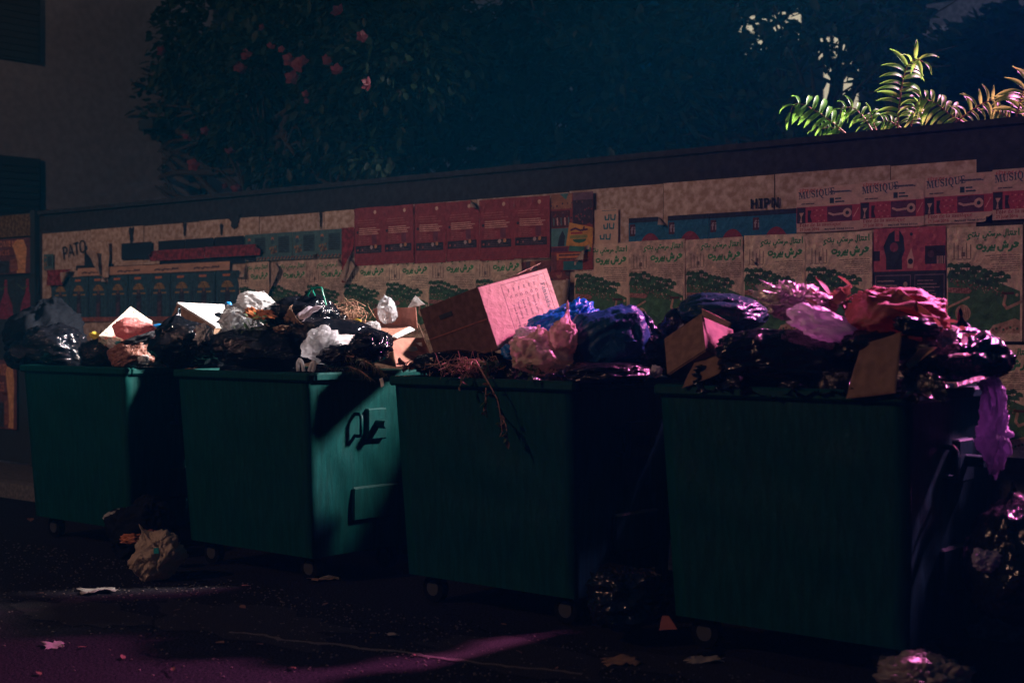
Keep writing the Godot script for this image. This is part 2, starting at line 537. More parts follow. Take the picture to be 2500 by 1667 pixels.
# ---------- print ----------
class Print:
	var im: Image
	var w: int
	var h: int
	func _init(ww: int, hh: int, c: Color) -> void:
		w = ww
		h = hh
		im = Image.create(w, h, false, Image.FORMAT_RGB8)
		im.fill(c)
	func px(x: int, y: int, c: Color) -> void:
		if x >= 0 and y >= 0 and x < w and y < h:
			im.set_pixel(x, y, c)
	func rect(x0: float, y0: float, x1: float, y1: float, c: Color) -> void:
		im.fill_rect(Rect2i(int(x0 * w), int(y0 * h), maxi(1, int((x1 - x0) * w)), maxi(1, int((y1 - y0) * h))), c)
	func disc(x: float, y: float, r: float, c: Color) -> void:
		var rr := maxf(r * w, 0.6)
		for j in range(int(y * h - rr), int(y * h + rr) + 2):
			for i in range(int(x * w - rr), int(x * w + rr) + 2):
				if Vector2(i + 0.5 - x * w, j + 0.5 - y * h).length() <= rr:
					px(i, j, c)
	func stroke(p: Array, r: float, c: Color) -> void:
		for k in p.size() - 1:
			var a := Vector2(p[k][0], p[k][1])
			var b := Vector2(p[k + 1][0], p[k + 1][1])
			var n := maxi(1, int(Vector2((b.x - a.x) * w, (b.y - a.y) * h).length()))
			for i in n + 1:
				var q := a.lerp(b, float(i) / n)
				disc(q.x, q.y, r, c)
	func poly(p: Array, c: Color) -> void:
		var pts := PackedVector2Array()
		for q in p:
			pts.append(Vector2(q[0] * w, q[1] * h))
		var idx := Geometry2D.triangulate_polygon(pts)
		for k in range(0, idx.size(), 3):
			tri(pts[idx[k]], pts[idx[k + 1]], pts[idx[k + 2]], c)
	func tri(a: Vector2, b: Vector2, d: Vector2, c: Color) -> void:
		var lo := a.min(b).min(d)
		var hi := a.max(b).max(d)
		var area := (b - a).cross(d - a)
		if absf(area) < 1e-6:
			return
		for j in range(maxi(0, int(lo.y)), mini(h - 1, int(hi.y)) + 1):
			for i in range(maxi(0, int(lo.x)), mini(w - 1, int(hi.x)) + 1):
				var q := Vector2(i + 0.5, j + 0.5)
				var e0 := (b - a).cross(q - a) / area
				var e1 := (d - b).cross(q - b) / area
				var e2 := (a - d).cross(q - d) / area
				if e0 >= -0.001 and e1 >= -0.001 and e2 >= -0.001:
					im.set_pixel(i, j, c)
	func text(t: String, x: float, y: float, high: float, c: Color, turn := 0.0, face := "Droid Sans", bold := true, stretch := 1.0) -> void:   # x y: left end of the base line
		var tm := TextMesh.new()
		var f := SystemFont.new()
		f.font_names = PackedStringArray([face])
		f.font_weight = 700 if bold else 400
		tm.font = f
		tm.text = t
		tm.font_size = 64
		tm.pixel_size = 1.0 / 64.0
		tm.depth = 0.0
		tm.horizontal_alignment = HORIZONTAL_ALIGNMENT_LEFT
		var ar := tm.get_mesh_arrays()
		var v: PackedVector3Array = ar[Mesh.ARRAY_VERTEX]
		var ix: PackedInt32Array = ar[Mesh.ARRAY_INDEX] if ar[Mesh.ARRAY_INDEX] != null else PackedInt32Array(range(v.size()))
		var lo := Vector2(1e9, 1e9)
		for q in v:
			lo = lo.min(Vector2(q.x, q.y))
		var k := high * h * 1.35
		var o := Vector2(x * w, y * h)
		var m := Transform2D(turn, Vector2.ZERO)
		for i in range(0, ix.size(), 3):
			var q := []
			for e in 3:
				var p: Vector3 = v[ix[i + e]]
				q.append(o + m * Vector2((p.x - lo.x) * k * stretch, -(p.y - lo.y) * k))
			tri(q[0], q[1], q[2], c)
	func lines(x0: float, x1: float, y0: float, y1: float, n: int, r: float, c: Color, g: RandomNumberGenerator, right := true) -> void:
		for k in n:
			var y := lerpf(y0, y1, float(k) / maxi(1, n - 1))
			var short := g.randf_range(0.0, 0.45) * (x1 - x0)
			var a := x0 + (short if right else 0.0)
			var b := x1 - (0.0 if right else short)
			var x := a
			while x < b:
				var e := minf(b, x + g.randf_range(0.02, 0.08))
				stroke([[x, y], [e, y + g.randf_range(-0.002, 0.002)]], r, c)
				x = e + g.randf_range(0.012, 0.02)
	func mottle(seed: int, amount: float) -> void:
		var n := FastNoiseLite.new()
		n.seed = seed
		n.frequency = 0.03
		for j in h:
			for i in w:
				var v := 1.13 + amount * n.get_noise_2d(i, j) + amount * 0.5 * n.get_noise_2d(i * 6, j * 6)
				var c := im.get_pixel(i, j).lerp(Color(0.68, 0.6, 0.55), 0.15)
				im.set_pixel(i, j, Color(clampf(c.r * v, 0, 1), clampf(c.g * v, 0, 1), clampf(c.b * v, 0, 1)))
	func mat(rough := 0.82) -> StandardMaterial3D:
		im.generate_mipmaps()
		var m := StandardMaterial3D.new()
		m.albedo_texture = ImageTexture.create_from_image(im)
		m.roughness = rough
		m.cull_mode = BaseMaterial3D.CULL_DISABLED
		m.texture_repeat = false
		return m

func floral_tex() -> ImageTexture:
	var p := Print.new(256, 256, Color8(226, 222, 200))
	var g := RandomNumberGenerator.new()
	g.seed = 4
	for k in 60:
		var x := g.randf()
		var y := g.randf()
		var c: Color = [Color8(205, 110, 95), Color8(150, 165, 140), Color8(215, 160, 140), Color8(130, 150, 150)][k % 4]
		for q in 5:
			p.disc(x + 0.03 * cos(q * 1.256), y + 0.03 * sin(q * 1.256), 0.018, c)
	p.mottle(5, 0.2)
	return ImageTexture.create_from_image(p.im)

# the large word pair of the park poster, drawn letter by letter (right to left)
func arabic_title(p: Print, x: float, y: float, s: float, r: float, c: Color) -> void:
	var q := func(pts: Array) -> Array:
		var o := []
		for e in pts:
			o.append([x + e[0] * s, y - e[1] * s * p.w / p.h])
		return o
	p.stroke(q.call([[9.7, 0.75], [9.2, 1.0], [8.9, 0.85], [9.5, 0.35], [8.9, 0.05], [8.5, 0.1], [8.35, 0.35], [8.3, -0.05], [8.0, -0.55], [7.5, -0.7]]), r, c)
	p.stroke(q.call([[7.3, 0.6], [7.2, 0.05], [6.9, 0.05], [6.8, 0.45], [6.7, 0.05], [6.4, 0.05], [6.3, 0.45], [6.25, -0.1], [6.0, -0.6], [5.5, -0.7], [5.1, -0.4], [5.05, 0.1]]), r, c)
	p.stroke(q.call([[4.3, 0.55], [4.2, 0.0], [3.7, 0.0], [3.6, 0.45], [3.45, 0.0], [3.2, 0.15], [3.1, -0.2], [2.8, -0.6], [2.5, -0.7]]), r, c)
	p.stroke(q.call([[2.2, 0.1], [2.0, 0.35], [1.8, 0.15], [2.1, -0.02], [2.25, 0.1], [2.1, -0.4], [1.8, -0.65], [1.5, -0.6]]), r, c)
	p.stroke(q.call([[1.35, 0.55], [1.3, 0.1], [0.9, -0.1], [0.35, -0.08], [0.1, 0.2], [0.15, 0.6]]), r, c)
	for d in [[6.5, 1.0], [6.85, 1.0], [6.68, 1.3], [4.1, -0.5], [3.7, -0.5], [3.4, -0.5], [0.6, 0.75], [0.95, 0.75]]:
		var e: Array = q.call([d])[0]
		p.disc(e[0], e[1], r * 1.1, c)
# the smaller line above it
func arabic_line(p: Print, x: float, y: float, s: float, r: float, c: Color) -> void:
	var q := func(pts: Array) -> Array:
		var o := []
		for e in pts:
			o.append([x + e[0] * s, y - e[1] * s * p.w / p.h])
		return o
	p.stroke(q.call([[12.8, 1.4], [12.8, 0.0]]), r, c)
	p.stroke(q.call([[12.3, 0.7], [11.8, 0.8], [12.1, 0.1], [11.5, 0.0], [11.3, 0.4], [11.1, 0.0], [10.8, 0.4], [10.6, 0.0], [10.3, 0.0], [10.2, 1.3]]), r, c)
	p.stroke(q.call([[9.8, 1.3], [9.7, -0.1], [9.4, -0.4], [9.2, 0.0]]), r, c)
	p.stroke(q.call([[8.5, 0.1], [8.2, 0.4], [8.0, 0.0], [7.7, 0.3], [7.5, -0.4], [7.2, -0.5]]), r, c)
	p.stroke(q.call([[7.0, 0.5], [6.9, 0.0], [6.6, 0.4], [6.5, 0.0], [6.2, 0.4], [6.0, 0.0], [5.6, 0.0], [5.4, 0.5], [5.1, 0.0], [4.8, -0.4], [4.2, -0.4], [4.2, 0.1]]), r, c)
	p.stroke(q.call([[3.2, 0.6], [3.1, 0.0], [2.6, 0.0], [2.4, 0.5], [2.1, 0.0], [1.6, 0.0], [1.4, 0.4], [0.9, 0.5], [0.5, 0.2], [0.9, -0.4], [0.3, -0.7]]), r, c)
	for d in [[11.3, 0.8], [11.0, 0.8], [10.7, 0.8], [6.0, 0.9], [5.7, 0.9], [4.6, -0.9], [4.9, -0.9], [2.9, -0.5], [2.3, 0.9], [1.6, 0.8], [1.9, 0.8]]:
		var e: Array = q.call([d])[0]
		p.disc(e[0], e[1], r * 1.1, c)

func make_prints() -> void:
	var g := RandomNumberGenerator.new()
	g.seed = 77
	var cream := Color8(206, 186, 164)
	# park concert poster
	for variant in 4:
		var p := Print.new(224, 312, [cream, Color8(196, 178, 158), Color8(212, 196, 172), Color8(190, 170, 154)][variant])
		var green := Color8(42, 128, 76)
		arabic_line(p, 0.26, 0.085, 0.054, 0.008, green)
		arabic_title(p, 0.4, 0.19, 0.056, 0.0125, green)
		p.lines(0.5, 0.96, 0.255, 0.39, 8, 0.0045, Color8(110, 96, 88), g)
		for k in 5:
			p.stroke([[0.1 + k * 0.055, 0.14 + 0.02 * (k % 3)], [0.1 + k * 0.055, 0.27]], 0.006 if k % 2 else 0.009, Color8(130, 114, 104))
		p.rect(0.2, 0.22, 0.25, 0.26, Color8(90, 80, 80))
		p.lines(0.03, 0.32, 0.28, 0.31, 2, 0.005, Color8(120, 104, 96), g)
		var hill := Color8(46, 100, 62)
		p.poly([[0.02, 0.40], [0.3, 0.40], [0.62, 0.47], [0.83, 0.53], [0.97, 0.57], [0.97, 0.93], [0.02, 0.93]], hill)
		for row in 3:
			for k in 11 - row:
				var x := 0.05 + k * 0.075 + 0.02 * (row % 2)
				var y := 0.335 + row * 0.05 + maxf(0.0, x - 0.25) * 0.19 + g.randf_range(-0.012, 0.012)
				var dark := Color8(22, 66, 46) if (k + row) % 2 else Color8(30, 84, 56)
				p.poly([[x - 0.05, y + 0.018], [x - 0.035, y - 0.016], [x + 0.01, y - 0.026], [x + 0.045, y - 0.012], [x + 0.055, y + 0.018]], dark)
				p.stroke([[x, y + 0.02], [x + 0.005, y + 0.05]], 0.005, Color8(60, 40, 34))
				p.disc(x + 0.025, y + 0.032, 0.009, Color8(206, 180, 156))
		for k in 70:
			var x := g.randf_range(0.05, 0.8)
			var y := 0.44 + x * 0.17 + g.randf_range(0.0, 0.05)
			p.disc(x, y, 0.008, [Color8(120, 70, 62), Color8(70, 40, 40), Color8(160, 120, 104)][k % 3])
		p.poly([[0.02, 0.525], [0.3, 0.535], [0.34, 0.56], [0.3, 0.585], [0.02, 0.57]], Color8(140, 92, 84))
		for k in 16:
			p.disc(0.04 + k * 0.018, 0.54 + 0.012 * (k % 3), 0.007, Color8(70, 36, 38) if k % 2 else Color8(190, 150, 130))
		# players: a drum, arms, a dancer
		p.disc(0.22, 0.755, 0.105, Color8(176, 148, 126))
		for k in 5:
			p.stroke([[0.16 + 0.03 * k, 0.71], [0.2 + 0.025 * k, 0.80]], 0.004, Color8(130, 96, 84))
		p.stroke([[0.02, 0.70], [0.14, 0.665], [0.3, 0.615]], 0.014, Color8(184, 152, 128))
		p.stroke([[0.78, 0.61], [0.76, 0.68], [0.8, 0.715], [0.98, 0.66]], 0.018, Color8(178, 146, 124))
		p.rect(0.74, 0.575, 0.9, 0.6, Color8(60, 34, 34))
		p.disc(0.93, 0.6, 0.02, Color8(184, 152, 128))
		p.poly([[0.55, 0.93], [0.62, 0.86], [0.78, 0.83], [0.9, 0.8], [0.97, 0.82], [0.97, 0.93]], Color8(172, 146, 124))
		for k in 8:
			p.disc(0.62 + 0.045 * k, 0.9 - 0.01 * (k % 3), 0.016, Color8(54, 104, 70) if k % 2 else Color8(130, 92, 80))
		p.lines(0.06, 0.9, 0.965, 0.965, 1, 0.008, Color8(140, 110, 100), g, false)
		p.mottle(40 + variant, 0.12 + 0.06 * variant)
		T["park%d" % variant] = p.mat()
	# dark red text poster
	var q := Print.new(176, 240, Color8(128, 44, 50))
	for k in 90:
		q.disc(g.randf(), g.randf(), g.randf_range(0.01, 0.05), Color8(120, 42, 48) if k % 2 else Color8(134, 50, 54))
	q.disc(0.7, 0.09, 0.045, Color8(200, 170, 150))
	q.lines(0.12, 0.9, 0.22, 0.3, 3, 0.007, Color8(160, 90, 84), g, false)
	q.lines(0.16, 0.92, 0.36, 0.46, 4, 0.0105, Color8(206, 164, 144), g, false)
	q.disc(0.11, 0.42, 0.035, Color8(24, 24, 36))
	q.rect(0.6, 0.48, 0.76, 0.64, Color8(96, 40, 56))
	q.lines(0.14, 0.55, 0.5, 0.62, 5, 0.006, Color8(158, 92, 86), g, false)
	q.rect(0.05, 0.66, 0.93, 0.79, Color8(16, 22, 34))
	q.lines(0.2, 0.9, 0.7, 0.76, 3, 0.008, Color8(86, 66, 72), g, false)
	q.disc(0.12, 0.73, 0.03, Color8(150, 70, 64))
	q.disc(0.27, 0.73, 0.022, Color8(150, 90, 84))
	q.disc(0.58, 0.69, 0.045, Color8(176, 156, 150))
	q.disc(0.72, 0.68, 0.045, Color8(184, 130, 84))
	q.lines(0.05, 0.95, 0.87, 0.95, 3, 0.007, Color8(112, 40, 50), g, false)
	q.mottle(51, 0.16)
	T.red_poster = q.mat()
	# teal notice
	q = Print.new(176, 132, Color8(58, 100, 104))
	q.rect(0.42, 0.14, 0.88, 0.74, Color8(32, 62, 72))
	q.lines(0.46, 0.86, 0.22, 0.68, 7, 0.012, Color8(20, 36, 46), g, false)
	q.disc(0.18, 0.22, 0.06, Color8(170, 110, 84))
	q.disc(0.18, 0.32, 0.07, Color8(40, 80, 96))
	for k in 26:
		q.disc(g.randf_range(0.06, 0.34), g.randf_range(0.5, 0.74), 0.03, [Color8(150, 100, 62), Color8(70, 60, 60), Color8(120, 110, 80)][k % 3])
	for k in 22:
		q.disc(k * 0.045 + 0.02, 0.9 + 0.03 * (k % 3), 0.026, [Color8(140, 80, 70), Color8(30, 50, 60), Color8(150, 120, 90)][k % 3])
	q.mottle(52, 0.14)
	T.teal_poster = q.mat()
	# blue poster with a red dome
	q = Print.new(176, 200, Color8(12, 92, 128))
	q.rect(0.0, 0.0, 1.0, 0.09, Color8(14, 26, 50))
	q.rect(0.03, 0.12, 0.17, 0.34, Color8(60, 30, 50))
	q.text("fi", 0.05, 0.3, 0.13, Color8(150, 140, 150))
	var dome := []
	for k in 25:
		var a := PI * k / 24.0
		dome.append([0.55 - 0.3 * cos(a), 0.72 - 0.42 * sin(a)])
	dome.append_array([[0.85, 1.0], [0.25, 1.0]])
	q.poly(dome, Color8(120, 40, 58))
	for k in 120:
		var a := g.randf_range(0.0, PI)
		var e := g.randf_range(0.0, 0.28)
		q.disc(0.55 - e * cos(a), 0.74 - 0.4 * e / 0.3 * sin(a), 0.008, Color8(84, 34, 62))
	q.text("Souk", 0.3, 0.78, 0.2, Color8(22, 34, 60), -0.12, "Droid Serif")
	q.mottle(53, 0.12)
	T.blue_poster = q.mat()
	# music day poster, upper part
	q = Print.new(256, 176, Color8(196, 170, 158))
	q.text("FÊTE DE LA", 0.05, 0.12, 0.075, Color8(170, 56, 66))
	q.text("MUSIQUE", 0.04, 0.31, 0.16, Color8(40, 62, 92), -0.08, "Droid Serif", true, 0.8)
	q.lines(0.08, 0.36, 0.37, 0.37, 1, 0.007, Color8(60, 60, 80), g, false)
	q.lines(0.53, 0.9, 0.13, 0.15, 2, 0.008, Color8(60, 70, 96), g, false)
	q.rect(0.53, 0.27, 0.6, 0.39, Color8(16, 44, 66))
	q.lines(0.62, 0.75, 0.29, 0.36, 2, 0.012, Color8(30, 58, 80), g, false)
	q.rect(0.0, 0.44, 1.0, 0.8, Color8(168, 60, 82))
	q.rect(0.01, 0.45, 0.15, 0.8, Color8(26, 26, 46))
	q.poly([[0.04, 0.56], [0.12, 0.56], [0.08, 0.66], [0.09, 0.78], [0.05, 0.78], [0.07, 0.66]], Color8(190, 150, 140))
	q.poly([[0.18, 0.52], [0.24, 0.52], [0.22, 0.64], [0.25, 0.78], [0.18, 0.78]], Color8(30, 24, 44))
	for k in 12:
		q.disc(0.28 + 0.015 * k, 0.52 + 0.12 * (k % 3), 0.012, Color8(206, 130, 130) if k % 2 else Color8(130, 40, 70))
	q.rect(0.49, 0.46, 0.88, 0.79, Color8(70, 34, 66))
	q.disc(0.8, 0.61, 0.068, Color8(196, 160, 150))
	q.disc(0.8, 0.61, 0.028, Color8(28, 40, 60))
	q.stroke([[0.52, 0.6], [0.58, 0.64], [0.74, 0.62]], 0.016, Color8(196, 160, 150))
	q.stroke([[0.9, 0.7], [0.97, 0.52]], 0.008, Color8(210, 140, 140))
	q.text("Fête de la musique", 0.05, 0.9, 0.075, Color8(140, 40, 60), 0.0, "Droid Serif")
	q.text("21 juin 2016", 0.05, 0.985, 0.06, Color8(150, 50, 66))
	q.text("Beyrouth 16ème édition", 0.45, 0.985, 0.042, Color8(24, 38, 66))
	q.mottle(54, 0.1)
	T.music_top = q.mat()
	# music day poster, lower part
	q = Print.new(224, 320, Color8(172, 76, 96))
	for k in 40:
		q.disc(g.randf(), g.randf_range(0.0, 0.38), 0.03, Color8(186, 96, 110) if k % 2 else Color8(150, 60, 88))
	q.poly([[0.14, 0.16], [0.22, 0.05], [0.3, 0.02], [0.3, 0.12], [0.36, 0.12], [0.36, 0.02], [0.42, 0.08], [0.44, 0.2], [0.4, 0.27], [0.4, 0.37], [0.18, 0.37], [0.18, 0.27]], Color8(20, 36, 56))
	q.disc(0.29, 0.17, 0.06, Color8(120, 50, 74))
	q.poly([[0.53, 0.18], [0.57, 0.28], [0.55, 0.36], [0.48, 0.36], [0.47, 0.28]], Color8(206, 160, 150))
	q.disc(0.52, 0.3, 0.035, Color8(26, 40, 54))
	q.disc(0.53, 0.06, 0.02, Color8(30, 40, 60))
	q.rect(0.72, 0.17, 1.0, 0.33, Color8(30, 28, 52))
	q.disc(0.8, 0.24, 0.045, Color8(70, 50, 72))
	for k in 5:
		q.rect(0.88 + 0.025 * k, 0.26, 0.895 + 0.025 * k, 0.33, Color8(196, 160, 150))
	q.rect(0.0, 0.2, 0.09, 0.29, Color8(24, 26, 46))
	q.rect(0.0, 0.385, 1.0, 1.0, Color8(22, 34, 56))
	for b in [[0.03, 0.42, 0.52, 0.97], [0.58, 0.42, 0.98, 0.97]]:
		q.stroke([[b[0], b[1]], [b[2], b[1]], [b[2], b[3]], [b[0], b[3]], [b[0], b[1]]], 0.006, Color8(110, 90, 104))
	q.lines(0.06, 0.36, 0.47, 0.51, 2, 0.009, Color8(160, 130, 134), g, false)
	q.lines(0.62, 0.92, 0.47, 0.62, 6, 0.007, Color8(140, 112, 120), g, false)
	q.poly([[0.06, 0.62], [0.14, 0.56], [0.34, 0.62], [0.36, 0.72], [0.06, 0.74]], Color8(40, 76, 70))
	q.stroke([[0.04, 0.6], [0.2, 0.56], [0.36, 0.62], [0.38, 0.74]], 0.01, Color8(160, 130, 134))
	q.disc(0.45, 0.5, 0.03, Color8(180, 156, 150))
	q.poly([[0.68, 0.7], [0.78, 0.62], [0.84, 0.72], [0.9, 0.9], [0.62, 0.9]], Color8(126, 106, 110))
	q.mottle(55, 0.12)
	T.music_low = q.mat()
	# row of singers
	q = Print.new(160, 208, Color8(24, 62, 78))
	for k in 30:
		var x := g.randf()
		q.stroke([[x, 0.3], [x + 0.02, 1.0]], 0.02, Color8(30, 70, 84) if k % 2 else Color8(20, 50, 68))
	q.rect(0.3, 0.06, 0.62, 0.11, Color8(190, 110, 62))
	var cap := []
	for k in 17:
		var a := PI * k / 16.0
		cap.append([0.5 - 0.26 * cos(a), 0.32 - 0.13 * sin(a)])
	q.poly(cap, Color8(140, 110, 54))
	for k in 20:
		q.disc(0.28 + g.randf() * 0.44, 0.22 + g.randf() * 0.1, 0.015, Color8(60, 60, 50))
	q.stroke([[0.22, 0.4], [0.4, 0.4]], 0.022, Color8(140, 110, 54))
	q.stroke([[0.6, 0.4], [0.8, 0.4]], 0.022, Color8(140, 110, 54))
	q.poly([[0.42, 0.34], [0.56, 0.32], [0.62, 0.46], [0.66, 0.98], [0.36, 0.98], [0.4, 0.46]], Color8(26, 30, 46))
	q.poly([[0.42, 0.6], [0.56, 0.56], [0.58, 0.96], [0.42, 0.96]], Color8(64, 44, 60))
	q.disc(0.5, 0.36, 0.05, Color8(96, 70, 60))
	q.rect(0.0, 0.9, 1.0, 1.0, Color8(150, 86, 70))
	q.lines(0.05, 0.95, 0.93, 0.97, 2, 0.012, Color8(96, 54, 50), g, false)
	q.mottle(56, 0.22)
	T.singer = q.mat()
	# red gown
	q = Print.new(128, 176, Color8(20, 34, 40))
	q.poly([[0.44, 0.02], [0.56, 0.02], [0.58, 0.25], [0.8, 0.5], [0.86, 0.75], [0.14, 0.75], [0.2, 0.5], [0.42, 0.25]], Color8(120, 22, 54))
	for k in 24:
		q.disc(g.randf_range(0.2, 0.8), g.randf_range(0.45, 0.8), 0.03, Color8(96, 22, 50))
	q.stroke([[0.02, 0.1], [0.3, 0.2], [0.5, 0.14]], 0.02, Color8(50, 70, 50))
	q.mottle(57, 0.2)
	T.gown = q.mat()
	# women's poster
	q = Print.new(160, 176, Color8(84, 40, 44))
	q.text("WOMEN", 0.0, 0.22, 0.17, Color8(190, 120, 84), 0.0, "Droid Sans", true, 0.6)
	q.text("VOICES", 0.0, 0.46, 0.14, Color8(180, 100, 70), 0.0, "Droid Sans", true, 0.6)
	q.poly([[0.5, 0.2], [0.62, 0.04], [0.8, 0.05], [0.88, 0.3], [0.84, 0.98], [0.62, 0.98], [0.6, 0.5]], Color8(206, 150, 96))
	q.rect(0.0, 0.62, 0.42, 0.98, Color8(20, 26, 36))
	q.poly([[0.44, 0.62], [0.62, 0.55], [0.66, 0.9], [0.46, 0.95]], Color8(120, 64, 50))
	q.mottle(58, 0.2)
	T.women = q.mat()
	# festival collage
	q = Print.new(160, 232, Color8(122, 46, 48))
	q.rect(0.0, 0.0, 0.5, 0.2, Color8(140, 96, 70))
	q.poly([[0.2, 0.0], [0.42, 0.0], [0.36, 0.08]], Color8(50, 110, 110))
	q.rect(0.52, 0.0, 1.0, 0.1, Color8(90, 66, 84))
	q.rect(0.52, 0.1, 1.0, 0.42, Color8(40, 30, 44))
	q.rect(0.0, 0.22, 0.46, 0.44, Color8(62, 26, 36))
	for k in 60:
		q.disc(g.randf(), g.randf_range(0.1, 0.42), 0.018, [Color8(120, 40, 50), Color8(40, 30, 50), Color8(90, 60, 60)][k % 3])
	for k in 5:
		q.stroke([[0.06 + 0.09 * k, 0.32], [0.07 + 0.09 * k, 0.4]], 0.018, Color8(190, 150, 140) if k % 2 else Color8(70, 100, 100))
	q.rect(0.0, 0.45, 0.42, 0.69, Color8(62, 118, 120))
	q.poly([[0.16, 0.68], [0.2, 0.56], [0.28, 0.48], [0.34, 0.56], [0.32, 0.68]], Color8(22, 34, 50))
	q.poly([[0.44, 0.38], [1.0, 0.46], [0.98, 0.72], [0.36, 0.68]], Color8(196, 140, 62))
	q.stroke([[0.48, 0.48], [0.58, 0.46], [0.7, 0.49], [0.86, 0.48]], 0.018, Color8(60, 30, 60))
	q.stroke([[0.76, 0.49], [0.79, 0.45]], 0.018, Color8(60, 30, 60))
	q.rect(0.48, 0.51, 0.76, 0.54, Color8(150, 50, 50))
	q.stroke([[0.48, 0.57], [0.84, 0.57]], 0.03, Color8(120, 130, 60))
	var bowl := []
	for k in 13:
		var a := PI * k / 12.0
		bowl.append([0.68 + 0.16 * cos(a), 0.6 + 0.05 * sin(a)])
	q.poly(bowl, Color8(30, 96, 66))
	q.poly([[0.44, 0.68], [0.95, 0.71], [0.94, 0.77], [0.42, 0.75]], Color8(36, 110, 92))
	q.rect(0.0, 0.7, 0.4, 0.76, Color8(70, 30, 62))
	q.rect(0.14, 0.78, 0.9, 0.87, Color8(190, 110, 60))
	q.lines(0.2, 0.8, 0.8, 0.85, 2, 0.014, Color8(60, 40, 50), g, false)
	q.rect(0.3, 0.88, 0.76, 1.0, Color8(24, 98, 108))
	q.rect(0.0, 0.8, 0.14, 1.0, Color8(90, 46, 52))
	q.mottle(59, 0.16)
	T.collage = q.mat()
	# photo strip under the collage
	q = Print.new(128, 96, Color8(96, 48, 50))
	for k in 40:
		q.disc(g.randf(), g.randf(), 0.06, [Color8(120, 50, 54), Color8(36, 30, 44), Color8(140, 90, 70), Color8(60, 50, 60)][k % 4])
	q.mottle(60, 0.2)
	T.photo = q.mat()
	# pale strip with a line of writing
	q = Print.new(256, 24, Color8(190, 150, 122))
	for k in 4:
		arabic_line(q, 0.03 + 0.25 * k, 0.62, 0.012, 0.0045, Color8(74, 58, 54))
	q.mottle(61, 0.16)
	T.strip = q.mat()
	# blue script on the blank paper
	q = Print.new(96, 128, Color8(198, 172, 150))
	q.lines(0.2, 0.9, 0.04, 0.06, 1, 0.014, Color8(60, 110, 120), g)
	for e in [[0.45, 0.3], [0.4, 0.55], [0.25, 0.85]]:
		q.stroke([[e[0], e[1] - 0.1], [e[0] + 0.02, e[1]], [e[0] + 0.15, e[1]], [e[0] + 0.16, e[1] - 0.13]], 0.028, Color8(26, 106, 118))
		q.stroke([[e[0] + 0.24, e[1] - 0.13], [e[0] + 0.25, e[1]], [e[0] + 0.4, e[1] + 0.01], [e[0] + 0.42, e[1] - 0.13]], 0.028, Color8(26, 106, 118))
	q.mottle(62, 0.06)
	T.script = q.mat()
	# print of the big carton: words run down the face
	q = Print.new(320, 256, Color8(176, 140, 122))
	var ink := Color8(52, 36, 38)
	q.stroke([[0.3, 0.06], [0.93, 0.06], [0.93, 0.94], [0.3, 0.94], [0.3, 0.06]], 0.003, ink)
	q.stroke([[0.02, 0.86], [0.98, 0.86]], 0.002, Color8(158, 122, 106))
	q.stroke([[0.02, 0.3], [0.98, 0.3]], 0.002, Color8(160, 124, 108))
	q.text("Fantasia", 0.845, 0.2, 0.07, Color8(36, 62, 56), PI / 2, "Droid Serif")
	q.lines(0.86, 0.9, 0.34, 0.52, 2, 0.002, ink, g)
	var words := ["Rose", "Rouge & verte", "Abricot mate", "Bleu & blanc", "Violet crème", "Jaune & marron"]
	for k in 6:
		q.text(words[k], 0.745 - 0.075 * k, 0.34 + 0.012 * k, 0.034, ink, PI / 2, "Droid Sans")
		q.stroke([[0.75 - 0.075 * k, 0.27], [0.75 - 0.075 * k, 0.3], [0.775 - 0.075 * k, 0.3], [0.775 - 0.075 * k, 0.27], [0.75 - 0.075 * k, 0.27]], 0.0025, ink)
		q.text("No.", 0.745 - 0.075 * k, 0.15, 0.03, ink, PI / 2, "Droid Sans")
		for e in 5:
			q.rect(0.735 - 0.075 * k, 0.76 + e * 0.026, 0.775 - 0.075 * k, 0.776 + e * 0.026, ink)
	q.mottle(63, 0.05)
	T.carton = q.mat(0.75)
	for k in T:
		if T[k] is StandardMaterial3D:
			T[k].normal_enabled = true
			T[k].normal_texture = T.crinkle
			T[k].normal_scale = 0.1 if k == "carton" else 0.3

